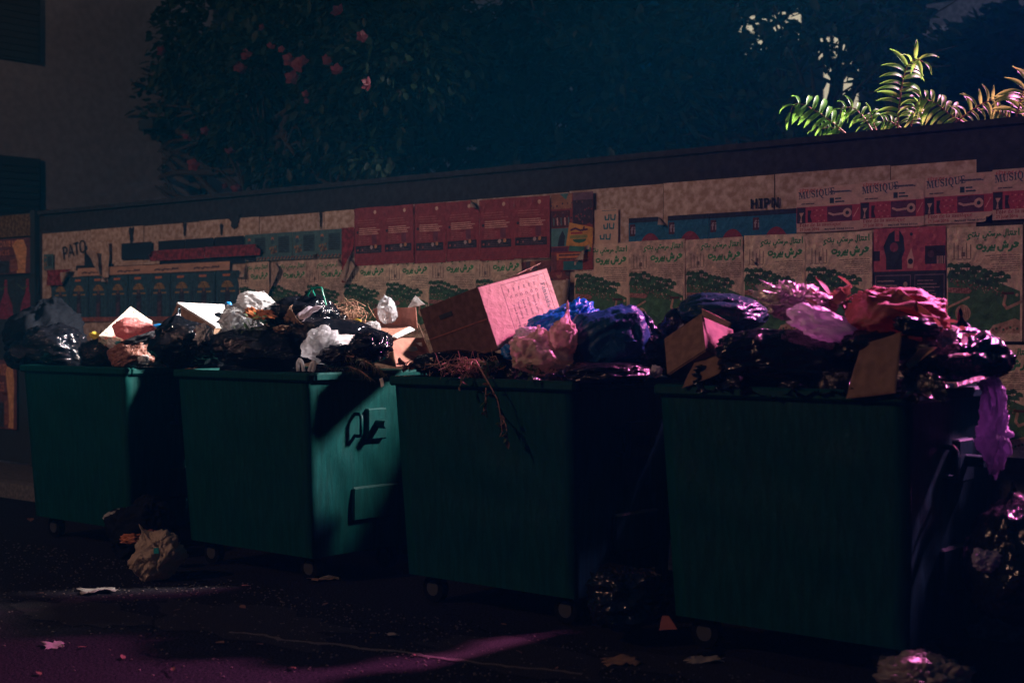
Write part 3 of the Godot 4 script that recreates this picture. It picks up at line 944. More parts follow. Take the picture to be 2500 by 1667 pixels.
# a pasted sheet on the wall: from x0 to x1 and y0 to y1, so many layers out; curl lifts corners (tl tr bl br -> size)
func pasted(called: String, label: String, cat: String, group: String, x0: float, x1: float, y0: float, y1: float, m: Material, layer: int, o := {}) -> Node3D:
	var seed: int = used.get("seed", 0) + 1
	used["seed"] = seed
	var n := noise(seed, 3.2, 0, 2)
	var n2 := noise(seed + 400, 5.0, 1, 2)
	if not o.has("curl") and seed % 3 == 0 and not o.has("cols"):
		o.curl = {["tl", "tr", "bl", "br"][(seed / 3) % 4]: 0.035 + 0.012 * (seed % 4)}
	var cols: int = o.get("cols", 14)
	var rows: int = o.get("rows", 16)
	var wave: float = o.get("wave", 0.003)
	var lean: float = o.get("lean", 0.0)
	var curl: Dictionary = o.get("curl", {})
	var w := x1 - x0
	var h := y1 - y0
	var front := []
	var back := []
	for j in rows + 1:
		var a := []
		var b := []
		for i in cols + 1:
			var q := Vector3(w * (float(i) / cols - 0.5), h * (0.5 - float(j) / rows), 0)
			var edge := 1.0
			q.z = 0.002 + wave * (0.5 + 0.5 * n.get_noise_2d(q.x * 1.6 + 9.0, q.y * 1.6)) + wave * 0.5 * maxf(0.0, n2.get_noise_2d(q.x, q.y))
			for c in curl:
				var sx := -1.0 if "l" in c else 1.0
				var sy := 1.0 if "t" in c else -1.0
				var sz: float = curl[c]
				var corner := Vector2(sx * w * 0.5, sy * h * 0.5)
				var dirn := Vector2(sx, sy * o.get("steep", 1.0)).normalized()
				var t := (Vector2(q.x, q.y) - corner).dot(dirn) + sz
				if t > 0.0:
					var rad := 0.018
					var ang := minf(t / rad, PI * 0.94)
					var back_run := maxf(0.0, t - rad * PI * 0.94)
					var along := sin(ang) * rad + cos(ang) * back_run
					q.x += dirn.x * (along - t)
					q.y += dirn.y * (along - t)
					q.z += (1.0 - cos(ang)) * rad + sin(ang) * back_run
			a.append(q)
			b.append(q - Vector3(0, 0, 0.0008))
		front.append(a)
		back.append(b)
	var s := st()
	grid(s, front)
	s.generate_normals()
	var mesh := s.commit()
	mesh.surface_set_material(0, m)
	if curl.size():
		# the plain back of the paper, seen where a corner has come away
		var nb := []
		for j in rows + 1:
			var a := []
			for i in cols + 1:
				var i0 := maxi(i - 1, 0)
				var i1 := mini(i + 1, cols)
				var j0 := maxi(j - 1, 0)
				var j1 := mini(j + 1, rows)
				var nn: Vector3 = (front[j][i1] - front[j][i0]).cross(front[j0][i] - front[j1][i])
				a.append(front[j][i] - nn.normalized() * 0.0015)
			nb.append(a)
		var s2 := st()
		grid(s2, nb, true, true)
		s2.generate_normals()
		mesh = s2.commit(mesh)
		mesh.surface_set_material(1, M.blank2)
	var at := Vector3((x0 + x1) * 0.5, (y0 + y1) * 0.5, WALL + 0.004 * layer)
	var node := single(called, label, cat, mesh, null, at, Basis(Vector3(0, 0, 1), lean), group)
	return node

# ---------- the place ----------
func build_ground() -> void:
	var s := st()
	quad(s, Vector3(-60, 0, -60), Vector3(60, 0, -60), Vector3(60, 0, 40), Vector3(-60, 0, 40))
	struct("street", done(s), M.asphalt)
	# pavement behind the containers, with a kerb of stones
	struct("pavement", box_mesh(Vector3(-40, 0.004, WALL - 0.02), Vector3(12, 0.13, -7.32)), M.pavement)
	var k := Node3D.new()
	k.name = "kerb"
	add_child(k)
	k.set_meta("kind", "structure")
	var stone := box_mesh(Vector3(-0.49, 0, -0.08), Vector3(0.49, 0.14, 0.08))
	for i in 22:
		part(k, "kerb_stone", stone, M.kerb, Vector3(-18.0 + i, 0.004, -7.235))
	# an uneven seam of old tar and dirt along the gutter
	var n := noise(8, 1.1, 0, 3)
	var rows := []
	var p0 := py0(560, 1545, 0.0)
	var p1 := py0(1420, 1648, 0.0)
	for i in 61:
		var t := i / 60.0
		var c := p0.lerp(p1, t) + Vector3(0, 0, 0.05 * n.get_noise_1d(t * 7.0))
		var wd := 0.012 + 0.022 * absf(n.get_noise_1d(t * 40.0 + 50.0))
		rows.append([c + Vector3(wd * 0.4, 0.004, wd), c + Vector3(0, 0.007, 0), c - Vector3(wd * 0.4, -0.004, wd)])
	s = st()
	grid(s, rows)
	struct("gutter_seam", done(s), M.seam)

func build_road_marks() -> void:
	for q in [[600, 1520, 0.75, 0.34, 5], [1250, 1600, 0.6, 0.3, 6], [200, 1500, 0.55, 0.25, 7], [1750, 1640, 0.6, 0.26, 9]]:  # irregular paler patches; the second one also boosts the pink light pool by colour
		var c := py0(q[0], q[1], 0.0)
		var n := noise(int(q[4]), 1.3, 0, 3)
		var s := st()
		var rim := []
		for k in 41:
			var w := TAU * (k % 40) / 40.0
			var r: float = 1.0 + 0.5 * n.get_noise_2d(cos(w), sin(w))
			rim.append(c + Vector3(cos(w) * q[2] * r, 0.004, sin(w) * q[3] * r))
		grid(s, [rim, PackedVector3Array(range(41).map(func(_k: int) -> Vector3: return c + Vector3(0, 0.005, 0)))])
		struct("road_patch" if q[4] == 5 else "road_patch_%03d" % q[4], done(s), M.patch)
	for k in 5:
		var a := py0(120 + 380 * k, 1500 + 30 * (k % 3), 0.0)
		var n := noise(70 + k, 1.6, 0, 3)
		var rows := []
		for i in 41:
			var t := i / 40.0
			var c := a + Vector3(1.5 * t - 0.7, 0.004, 0.8 * t * (1 if k % 2 else -1) + 0.16 * n.get_noise_1d(t * 6.0))
			var w := 0.004 + 0.006 * absf(n.get_noise_1d(t * 30.0))
			rows.append([c + Vector3(0, 0, w), c - Vector3(0, 0, w)])
		var s := st()
		grid(s, rows)
		struct("road_crack" if k == 0 else "road_crack_%03d" % k, done(s), M.rubber)

func build_wall() -> void:
	var t := thing("poster_wall", "long dark concrete street wall pasted over with sheets of paper", "wall", Vector3(-8, 0, WALL))
	part(t, "wall_body", box_mesh(Vector3(-5.62, 0, -0.24), Vector3(14, 2.79, 0)), M.wall)
	part(t, "coping", box_mesh(Vector3(-5.62, 2.79, -0.27), Vector3(14, 2.83, 0.03)), M.wall)
	# pale blank sheets under the posters
	var x := -13.56
	var k := 0
	var g := RandomNumberGenerator.new()
	g.seed = 9
	while x < -3.5:
		var w := 0.86 + g.randf_range(-0.05, 0.05)
		var x1 := minf(x + w, -3.42)
		if -3.42 - x1 < 0.25:
			x1 = -3.42
		var top := 2.592 + (0.012 if x > -7.0 else 0.0) + g.randf_range(-0.004, 0.004)
		var n := noise(60 + k, 1.7, 0, 2)
		var p := []
		for j in 19:
			var r := []
			for i in 11:
				var q := Vector3(lerpf(x, x1 - 0.006, i / 10.0), lerpf(top, 0.75, j / 18.0), 0)
				q.z = 0.003 + (k % 2) * 0.003 + 0.002 * n.get_noise_2d(q.x, q.y)
				r.append(q - Vector3(-8, 0, 0))
			p.append(r)
		var s := st()
		grid(s, p)
		part(t, "blank_sheet", done(s), M.blank if k % 2 else M.blank2)
		x = x1
		k += 1
	# rusty stains and torn scraps on the blank paper
	var torn := [[-11.95, 2.5, 0.05, 0.16], [-11.1, 2.52, 0.03, 0.12], [-10.55, 2.5, 0.03, 0.1], [-9.2, 2.52, 0.02, 0.14], [-10.35, 2.56, 0.1, 0.12]]
	for q in torn:
		var c := Vector3(q[0] + 8.0, q[1], 0.0135)
		part(t, "torn_patch", sheet(c + Vector3(-q[2], q[3] * 0.5, 0), c + Vector3(q[2] * 0.7, q[3] * 0.5, 0), c + Vector3(q[2] * 0.2, -q[3] * 0.5, 0), c + Vector3(-q[2] * 0.5, -q[3] * 0.4, 0), int(q[0] * -100), 0.001, {"ragged": 0.25, "thick": 0.001, "n": 10}), M.wall)
	# iron gate post and painted gate panel at the far end
	part(t, "gate_post", box_mesh(Vector3(-5.72, 0, -0.06), Vector3(-5.63, 2.84, 0.05)), M.shutter)
	var gate := thing("yellow_gate", "rusty yellow metal gate panel at the far end of the poster wall", "gate", Vector3(-14.6, 0, WALL))
	part(gate, "gate_leaf", box_mesh(Vector3(-1.5, 0.15, -0.05), Vector3(0.86, 2.58, -0.01)), M.shutter)
	part(gate, "gate_panel", box_mesh(Vector3(-1.5, 2.62, -0.05), Vector3(0.86, 2.82, -0.01)), M.yellow_metal)
	part(gate, "gate_rail", box_mesh(Vector3(-1.5, 2.58, -0.05), Vector3(0.86, 2.62, 0.02)), M.yellow_metal)
	# writing sprayed on the blank paper
	for w in [["PATO", Vector3(-12.95, 2.4, 0), 0.13, 0.16], ["HIPN", Vector3(-4.86, 2.42, 0), 0.066, 0.0]]:
		var tm := TextMesh.new()
		var f := SystemFont.new()
		f.font_names = PackedStringArray(["Droid Sans"])
		f.font_weight = 700 if w[0] == "HIPN" else 400
		tm.font = f
		tm.text = w[0]
		tm.font_size = 64
		tm.pixel_size = w[2] / 46.0
		tm.depth = 0.0006
		part(t, "wall_writing", tm, M.dark_print, w[1] - Vector3(-8, 0, -0.0165), Basis(Vector3(0, 0, 1), w[3]))

func build_posters() -> void:
	var g := RandomNumberGenerator.new()
	g.seed = 21
	# park concert posters
	var xs := [-10.28, -9.87, -9.37, -8.89, -8.4, -7.91, -7.41]
	for i in 7:
		var x0: float = xs[i]
		var x1: float = xs[i + 1] if i < 6 else -6.95
		var o := {"lean": g.randf_range(-0.016, 0.016), "wave": 0.009}
		var lab := "cream and green park concert poster with Arabic writing below the dark red posters"
		var grp := "park concert posters below the dark red ones"
		if i == 0:
			o.curl = {"tl": 0.12}
			lab = "park concert poster beside the singer posters, its corner folded over"
			grp = ""
		elif i == 1:
			o.curl = {"tl": 0.14}
			o.steep = 0.35
			lab = "park concert poster below the teal notices with a long folded edge"
			grp = ""
		elif i == 2:
			lab = "park concert poster with a flat smudged top below the teal notices"
			grp = ""
		elif i == 3:
			o.curl = {"tl": 0.13}
			o.steep = 0.4
			lab = "park concert poster with folded edge below the bright red strip"
			grp = ""
		pasted("park_poster", lab, "poster", grp, x0 - 0.005, x1 + 0.005, 1.5, 2.185, T["park%d" % ((i * 3 + i / 2) % 4)], 4 + i % 2, o)
	xs = [-6.44, -5.95, -5.47, -5.01, -4.55, -4.08]
	for i in 5:
		var o := {"lean": g.randf_range(-0.014, 0.014), "wave": 0.007}
		var lab := "cream and green park concert poster directly below the blue dome posters"
		var grp := "park concert posters below the blue ones"
		if i == 0:
			o.curl = {"tl": 0.11}
			lab = "park concert poster overlapping the yellow festival collage"
			grp = ""
		elif i == 4:
			lab = "park concert poster between the blue dome posters and the magenta music poster"
			grp = ""
		pasted("park_poster", lab, "poster", grp, xs[i], xs[i + 1] - 0.004, 1.52, 2.205 + 0.005 * (i % 2), T["park%d" % ((i * 3 + i / 2) % 4)], 5 + i % 2, o)
	pasted("park_poster", "park concert poster past the magenta music poster", "poster", "", -3.6, -3.14, 1.52, 2.2, T.park2, 5)
	pasted("park_poster", "park concert poster at the end of the row, past the last music poster", "poster", "", -3.13, -2.66, 1.52, 2.21, T.park3, 6)
	# a second row below, mostly hidden by the refuse
	for i in 9:
		var x := -6.9 + 0.48 * i
		pasted("park_poster", "park concert poster in the lower row half hidden by the refuse", "poster", "park concert posters of the lower row", x, x + 0.475, 0.84, 1.5, T["park%d" % ((i * 3 + 1) % 4)], 3 + i % 2)
	# dark red posters
	var w := 2.1 / 6.0
	for i in 6:
		pasted("red_poster", "dark red text poster with a black picture strip", "poster", "dark red posters in a row", -8.76 + w * i, -8.76 + w * (i + 1) - (0.006 if i in [1, 2] else 0.0), 2.115 + 0.006 * (i % 2), 2.595 - 0.003 * i, T.red_poster, 7 + i % 2, {"lean": g.randf_range(-0.012, 0.014), "wave": 0.009})
	pasted("red_strip", "bright red paper strip hanging beside the dark red posters", "paper strip", "", -8.92, -8.77, 1.98, 2.44, M.red_print, 7, {"curl": {"br": 0.1}, "steep": 0.3})
	# teal notices
	for i in 4:
		pasted("teal_notice", "teal notice with a dark text block", "poster", "teal notices in a row", -10.2 + 0.325 * i, -10.2 + 0.325 * (i + 1), 2.195, 2.435, T.teal_poster, 5 + i % 2, {"wave": 0.004})
	# festival collage
	pasted("collage_poster", "red, teal and yellow festival collage poster", "poster", "", -6.655, -6.265, 2.02, 2.585, T.collage, 7)
	pasted("photo_poster", "torn dark photo poster under the festival collage", "poster", "", -6.95, -6.5, 1.74, 2.1, T.photo, 3)
	pasted("peeled_paper", "curled blank paper peeling off beside the big carton", "paper", "", -6.72, -6.42, 1.66, 1.95, M.blank2, 9, {"curl": {"br": 0.1}, "steep": 0.15})
	pasted("script_sheet", "blank sheet with blue Arabic script next to the festival collage", "poster", "", -6.262, -6.05, 2.2, 2.45, T.script, 4)
	# blue dome posters
	for i in 4:
		pasted("blue_poster", "blue poster with a dark red dome", "poster", "blue dome posters in a row", -5.96 + 0.335 * i, -5.96 + 0.335 * (i + 1), 2.0, 2.375, T.blue_poster, 3 + i % 2, {"wave": 0.003})
	# music day posters
	var mx := [-4.62, -4.17, -3.745, -3.32, -2.9]
	for i in 4:
		var lab: String = ["music day poster touching the blue dome posters", "second music day poster from the blue dome posters", "third music day poster from the blue dome posters", "fourth music day poster from the blue dome posters"][i]
		pasted("music_poster", lab, "poster", "music day posters", mx[i], mx[i + 1], 2.215 + 0.006 * i, 2.505 + 0.008 * i, T.music_top, 4 + i % 2, {"wave": 0.003})
	pasted("music_poster", "magenta and navy music poster with a head silhouette", "poster", "", -4.075, -3.605, 1.52, 2.215, T.music_low, 6, {"wave": 0.003})
	# far end: singers, strips, gowns
	pasted("paper_strip", "long pale strip of writing above the singer posters", "paper strip", "", -12.85, -10.4, 2.125, 2.205, T.strip, 7, {"cols": 40, "rows": 3, "wave": 0.012})
	for i in 9:
		pasted("singer_poster", "dark teal poster of a singer with a golden halo", "poster", "singer posters in a row", -13.36 + 0.342 * i, -13.36 + 0.342 * (i + 1) - 0.003, 1.66, 2.12, T.singer, 4 + i % 2, {"wave": 0.008})
	for i in 2:
		pasted("gown_poster", "dark poster with a crimson gown past the gate post", "poster", "crimson gown posters", -14.48 + 0.44 * i, -14.05 + 0.44 * i, 1.55, 2.13, T.gown, 3 + i)
	pasted("women_poster", "orange and maroon poster with large letters beside the gate post", "poster", "", -14.5, -13.74, 2.18, 2.56, T.women, 5)
	pasted("small_notice", "small pale green notice next to the gate post", "notice", "", -13.5, -13.32, 2.2, 2.37, T.teal_poster, 5)
	pasted("torn_paper", "torn paper flap in crimson and orange below the graffiti", "paper", "", -13.4, -12.95, 2.04, 2.2, M.red_print, 9, {"curl": {"br": 0.12}, "wave": 0.02})
	pasted("torn_paper", "pale torn triangle of paper hanging by the graffiti", "paper", "", -12.66, -12.28, 2.1, 2.46, M.blank, 9, {"curl": {"bl": 0.22}, "wave": 0.02})
	pasted("dark_patch", "black torn poster backing beside the graffiti", "paper", "", -12.75, -12.4, 2.2, 2.43, M.dark_print, 5)
	pasted("dark_poster", "black rectangular poster left among the torn strips", "poster", "", -12.1, -11.6, 2.27, 2.43, M.dark_print, 6)
	for i in 3:
		pasted("dark_patch", "black torn poster above the crimson strips", "paper", "black torn posters above the crimson strips", -11.5 + 0.43 * i, -11.08 + 0.43 * i, 2.28, 2.43, M.dark_print, 5 + i % 2)
	pasted("crimson_strip", "crimson torn strip beside the black rectangular poster", "paper strip", "", -11.6, -10.75, 2.24, 2.34, M.red_print, 9, {"wave": 0.02, "curl": {"tl": 0.06}})
	pasted("crimson_strip", "crimson torn strip overlapping the teal notices", "paper strip", "", -10.74, -9.95, 2.245, 2.345, M.red_print, 10, {"wave": 0.02, "curl": {"tr": 0.05}})
	pasted("pale_strip", "pale torn strip below the black rectangular poster", "paper strip", "", -12.2, -11.45, 2.21, 2.25, M.blank, 9, {"wave": 0.015})
	pasted("dark_strip", "black strip of bared wall between the pale strip and the crimson strips", "paper strip", "", -12.9, -9.85, 2.185, 2.235, M.dark_print, 5, {"cols": 30})
	pasted("low_poster", "orange and dark poster low on the gate at the far end", "poster", "", -14.5, -14.05, 0.5, 1.25, T.women, 3)

# ---------- refuse containers ----------
func make_bin(x0: float, label: String, turn := 0.0, zfront := -5.89) -> Node3D:
	var L := 1.37
	var D := 1.07
	var H := 1.32
	var t := thing("refuse_container", label, "dumpster", Vector3(x0 + L * 0.5, 0, zfront - D * 0.5), Basis(Vector3.UP, turn), "green wheeled refuse containers in a row")
	var hx := L * 0.5 - 0.03
	var hz := D * 0.5 - 0.03
	var bxx := hx - 0.042
	var bz := hz - 0.07
	var y0 := 0.16
	var y1 := H - 0.05
	var s := st()
	# outer tapered shell, inner shell and floor
	var wt := 0.03
	for sgn in [0, 1]:
		var i: float = wt * sgn
		var yb: float = y0 + 0.04 * sgn
		var b := [Vector3(-bxx + i, yb, bz - i), Vector3(bxx - i, yb, bz - i), Vector3(bxx - i, yb, -bz + i), Vector3(-bxx + i, yb, -bz + i)]
		var u := [Vector3(-hx + i, y1, hz - i), Vector3(hx - i, y1, hz - i), Vector3(hx - i, y1, -hz + i), Vector3(-hx + i, y1, -hz + i)]
		for k in 4:
			var e := (k + 1) % 4
			if sgn == 0:
				# sheet metal with shallow dents
				var dn := noise(int(absf(x0) * 100.0) + k, 2.2, 0, 2)
				var nor: Vector3 = (u[e] - u[k]).cross(b[k] - u[k]).normalized()
				var gp := []
				for jj in 15:
					var rr := []
					for ii in 17:
						var fu := ii / 16.0
						var fv := jj / 14.0
						var q: Vector3 = u[k].lerp(u[e], fu).lerp(b[k].lerp(b[e], fu), fv)
						rr.append(q + nor * 0.016 * dn.get_noise_2d(fu * 1.4 + 3.0 * k, fv * 1.2) * minf(1.0, 6.0 * minf(minf(fu, 1.0 - fu), minf(fv, 1.0 - fv))))
					gp.append(rr)
				grid(s, gp)
			else:
				quad(s, b[k], b[e], u[e], u[k])
		if sgn == 0:
			quad(s, b[0], b[1], b[2], b[3])
		else:
			quad(s, b[3], b[2], b[1], b[0])
	part(t, "body", done(s), M.bin)
	# rolled rim: a flange wider than the shell
	s = st()
	var ox := L * 0.5
	var oz := D * 0.5
	var rim := [[Vector3(-ox, y1 - 0.005, oz - 0.065), Vector3(ox, H, oz)], [Vector3(-ox, y1 - 0.005, -oz), Vector3(ox, H, -oz + 0.065)], [Vector3(-ox, y1 - 0.005, -oz + 0.066), Vector3(-ox + 0.065, H, oz - 0.066)], [Vector3(ox - 0.065, y1 - 0.005, -oz + 0.066), Vector3(ox, H, oz - 0.066)]]
	for r in rim:
		bevel_box(s, r[0], r[1], 0.012)
	part(t, "rim", done(s), M.bin)
	# ends: lifting trunnion plate, bar handle, lower pocket
	for sx in [-1.0, 1.0]:
		var at := func(y: float) -> float: return sx * lerpf(bxx, hx, (y - y0) / (y1 - y0))
		s = st()
		bevel_box(s, Vector3(minf(at.call(0.98) - sx * 0.01, at.call(0.98) + sx * 0.04), 0.88, -0.15), Vector3(maxf(at.call(0.98) - sx * 0.01, at.call(0.98) + sx * 0.04), 1.08, 0.02), 0.008)
		part(t, "lifting_plate", done(s), M.bin)
		part(t, "trunnion", tube_mesh([Vector3(at.call(0.98), 0.98, -0.06), Vector3(at.call(0.98) + sx * 0.13, 0.98, -0.06)], [0.03, 0.028], 12), M.bin)
		var hx0: float = at.call(0.93)
		part(t, "handle", tube_mesh([Vector3(hx0 - sx * 0.01, 1.05, 0.1), Vector3(hx0 + sx * 0.045, 1.05, 0.1), Vector3(hx0 + sx * 0.06, 1.035, 0.1), Vector3(hx0 + sx * 0.06, 0.925, 0.1), Vector3(hx0 + sx * 0.045, 0.91, 0.1), Vector3(hx0 - sx * 0.01, 0.91, 0.1)], [0.013, 0.013, 0.013, 0.013, 0.013, 0.013], 8), M.bin)
		var pk: float = at.call(0.5)
		s = st()
		bevel_box(s, Vector3(minf(pk - sx * 0.02, pk + sx * 0.025), 0.36, -0.3), Vector3(maxf(pk - sx * 0.02, pk + sx * 0.025), 0.58, 0.12), 0.012)
		part(t, "end_panel", done(s), M.bin)
	# wheels
	for sx in [-1.0, 1.0]:
		for sz in [-1.0, 1.0]:
			var wpos := Vector3(sx * (bxx - 0.12), 0.08, sz * (bz - 0.1))
			var wheel := part(t, "wheel", tube_mesh([Vector3(0, 0, -0.025), Vector3(0, 0, 0.025)], [0.08, 0.08], 18), M.rubber, wpos)
			part(wheel, "hub", tube_mesh([Vector3(0, 0, -0.029), Vector3(0, 0, 0.029)], [0.045, 0.045], 14), M.steel)
			part(wheel, "bracket", box_mesh(Vector3(-0.035, 0.0, -0.045), Vector3(0.035, 0.09, -0.032)), M.steel)
	return t
func bevel_box(s: SurfaceTool, lo: Vector3, hi: Vector3, b: float) -> void:
	var c := (lo + hi) * 0.5
	var h := (hi - lo) * 0.5
	b = minf(b, minf(h.x, minf(h.y, h.z)) * 0.9)
	var f := []
	for ax in 3:
		for sg in [-1.0, 1.0]:
			var u := (ax + 1) % 3
			var v := (ax + 2) % 3
			var q := []
			for e in [[-1, -1], [1, -1], [1, 1], [-1, 1]]:
				var p := Vector3.ZERO
				p[ax] = h[ax] * sg
				p[u] = (h[u] - b) * e[0]
				p[v] = (h[v] - b) * e[1]
				q.append(c + p)
			if sg > 0:
				q.reverse()
			f.append(q)
	for q in f:
		quad(s, q[0], q[1], q[2], q[3])
	# bevel strips along the twelve edges
	for ax in 3:
		var u := (ax + 1) % 3
		var v := (ax + 2) % 3
		for su in [-1.0, 1.0]:
			for sv in [-1.0, 1.0]:
				var q := []
				for e in [[-1, 0], [1, 0], [1, 1], [-1, 1]]:
					var p := Vector3.ZERO
					p[ax] = (h[ax] - b) * e[0]
					p[u] = (h[u] - (b if e[1] else 0.0)) * su
					p[v] = (h[v] - (0.0 if e[1] else b)) * sv
					q.append(c + p)
				if su * sv > 0:
					q.reverse()
				quad(s, q[0], q[1], q[2], q[3])
	for sx in [-1.0, 1.0]:
		for sy in [-1.0, 1.0]:
			for sz in [-1.0, 1.0]:
				var a := c + Vector3(h.x * sx, (h.y - b) * sy, (h.z - b) * sz)
				var d := c + Vector3((h.x - b) * sx, h.y * sy, (h.z - b) * sz)
				var e := c + Vector3((h.x - b) * sx, (h.y - b) * sy, h.z * sz)
				var tri := [a, d, e] if sx * sy * sz < 0 else [a, e, d]
				for p in tri:
					s.set_uv(Vector2.ZERO)
					s.add_vertex(p)

# ---------- buildings, trees ----------
func build_background() -> void:
	var b := thing("apartment_building", "pale rendered apartment house with dark shutters beyond the wall", "building", Vector3(-15.0, 0, -12.0))
	part(b, "facade_wall", box_mesh(Vector3(-10, 0, -8), Vector3(0, 14, 3.9)), M.facade)
	for w in [[3.62, 2.86, 2.0, 3.56], [3.62, 2.86, 4.66, 6.4], [0.35, -0.5, 2.0, 3.3], [0.35, -0.5, 4.66, 6.4]]:
		var win := part(b, "window", box_mesh(Vector3(0.002, w[2], w[1]), Vector3(0.03, w[3], w[0])), M.shutter)
		var k := 0
		var y: float = w[2] + 0.03
		while y < w[3] - 0.05 and k < 24:
			part(win, "slat", box_mesh(Vector3(0.03, y, w[1] + 0.03), Vector3(0.042, y + 0.05, w[0] - 0.03)), M.shutter)
			y += 0.075
			k += 1
	part(b, "balcony_slab", box_mesh(Vector3(0.002, 4.04, 0.7), Vector3(0.3, 4.16, 1.5)), M.shutter)
	part(b, "drain_pipe", tube_mesh([Vector3(0.06, 2.2, 0.55), Vector3(0.06, 4.0, 0.55)], [0.05, 0.05], 8), M.shutter)
	part(b, "cornice", box_mesh(Vector3(0.002, 3.86, -1.6), Vector3(0.05, 3.92, 0.69)), M.shutter)
	# house far behind on the right, only a corner with balconies in view
	var p := pz(2372, 60, -26.0)
	var h := thing("tall_house", "grey house corner with a balcony behind the flowering shoots", "building", Vector3(p.x, 0, p.z))
	part(h, "tower_wall", box_mesh(Vector3(-0.16, 0, -6), Vector3(0.3, p.y + 4.0, 0)), M.facade)
	part(h, "back_wing", box_mesh(Vector3(0.3, 0, -6), Vector3(7.0, p.y + 0.3, -1.5)), M.slab)
	for k in 3:
		part(h, "balcony_slab", box_mesh(Vector3(-0.55, p.y - 0.28 + 1.7 * k, 0.002), Vector3(1.4, p.y - 0.14 + 1.7 * k, 0.9)), M.facade)
		part(h, "railing", box_mesh(Vector3(-0.5, p.y - 0.14 + 1.7 * k, 0.82), Vector3(1.35, p.y + 0.3 + 1.7 * k, 0.86)), M.slab)

func build_added_house() -> void:
	var a := pz(1700, 300, -25.0)
	var b := pz(2140, 300, -25.0)
	var h := thing("added_house", "added dark house behind the trees, its glow panes seen as specks through leaves", "building", Vector3(a.x, 0, a.z))
	part(h, "front_wall", box_mesh(Vector3(0, 0, -4), Vector3(b.x - a.x, 14, 0)), M.wall)
	for q in [[1805, 20, 1955, 135], [2000, 85, 2065, 145], [2012, 150, 2095, 285]]:  # added glowing panes that make the light specks among the leaves
		var lo := pz(q[0], q[3], -24.98) - h.position
		var hi := pz(q[2], q[1], -24.98) - h.position
		var w := part(h, "glow_pane", box_mesh(Vector3(lo.x, lo.y, 0.002), Vector3(hi.x, hi.y, 0.02)), M.speck_glow)
		part(w, "pane_bar", box_mesh(Vector3((lo.x + hi.x) * 0.5 - 0.04, lo.y, 0.02), Vector3((lo.x + hi.x) * 0.5 + 0.04, hi.y, 0.05)), M.shutter)

func leaf_mesh(l: float, w: float) -> ArrayMesh:
	var s := st()
	var mid := []
	var lf := []
	var rt := []
	for k in 4:
		var t := k / 3.0
		var ww := w * sin(PI * (0.12 + 0.86 * t)) * 0.5
		mid.append(Vector3(0, -0.12 * l * t * t, l * t))
		lf.append(Vector3(-ww, 0.06 * l - 0.12 * l * t * t, l * t))
		rt.append(Vector3(ww, 0.06 * l - 0.12 * l * t * t, l * t))
	grid(s, [lf, mid, rt])
	return done(s)

func tree(called: String, label: String, foot: Vector3, height: float, lobes: Array, count: int, seed: int, c0: Color, c1: Color, size: float) -> Node3D:
	var g := RandomNumberGenerator.new()
	g.seed = seed
	var t := thing(called, label, "tree", foot)
	var path := []
	var rad := []
	for k in 7:
		var f := k / 6.0
		path.append(Vector3(g.randf_range(-0.12, 0.12) * f, height * f, g.randf_range(-0.12, 0.12) * f))
		rad.append(lerpf(0.2, 0.07, f))
	part(t, "trunk", tube_mesh(path, rad, 10), M.bark)
	var s := st()
	for l in lobes:
		var c: Vector3 = l[0]
		var a := Vector3(0, height * g.randf_range(0.5, 0.95), 0)
		tube(s, [a, a.lerp(c, 0.5) + Vector3(0, 0.15, 0), c], [0.06, 0.04, 0.015], 6)
		for k in 6:
			var e := c + Vector3(g.randfn(), g.randfn(), g.randfn()) * float(l[1]) * 0.5
			tube(s, [a.lerp(c, 0.6), a.lerp(c, 0.6).lerp(e, 0.6) + Vector3(0, 0.1, 0), e], [0.025, 0.015, 0.005], 5)
	part(t, "limbs", done(s), M.bark)
	var mm := MultiMesh.new()
	mm.transform_format = MultiMesh.TRANSFORM_3D
	mm.use_colors = true
	mm.mesh = leaf_mesh(size, size * 0.55)
	mm.instance_count = count
	var n := noise(seed, 0.9, 0, 2)
	var total := 0.0
	for l in lobes:
		total += pow(l[1], 2.4)
	var i := 0
	for l in lobes:
		var m := int(count * pow(l[1], 2.4) / total)
		if l == lobes[-1]:
			m = count - i
		for k in m:
			if i >= count:
				break
			var d := Vector3.ZERO
			var p := Vector3.ZERO
			for tries in 12:
				d = Vector3(g.randfn(), g.randfn(), g.randfn()).normalized()
				var r := pow(g.randf(), 0.45)
				p = l[0] + Vector3(d.x, d.y * 0.8, d.z) * r * float(l[1])
				if n.get_noise_3dv(p + foot) > -0.16:
					break
			var out := (d + Vector3(0, -0.5, 0) + Vector3(g.randfn(), g.randfn(), g.randfn()) * 0.6).normalized()
			var bs := Basis.looking_at(-out, Vector3.UP if absf(out.y) < 0.98 else Vector3.RIGHT).rotated(out, g.randf_range(-1.0, 1.0)) * g.randf_range(0.6, 1.3)
			mm.set_instance_transform(i, Transform3D(bs, p))
			mm.set_instance_color(i, c0.lerp(c1, g.randf()))
			i += 1
	var o := MultiMeshInstance3D.new()
	o.name = "crown"
	o.multimesh = mm
	o.material_override = M.leaves
	o.set_meta("kind", "stuff")
	t.add_child(o)
	return t

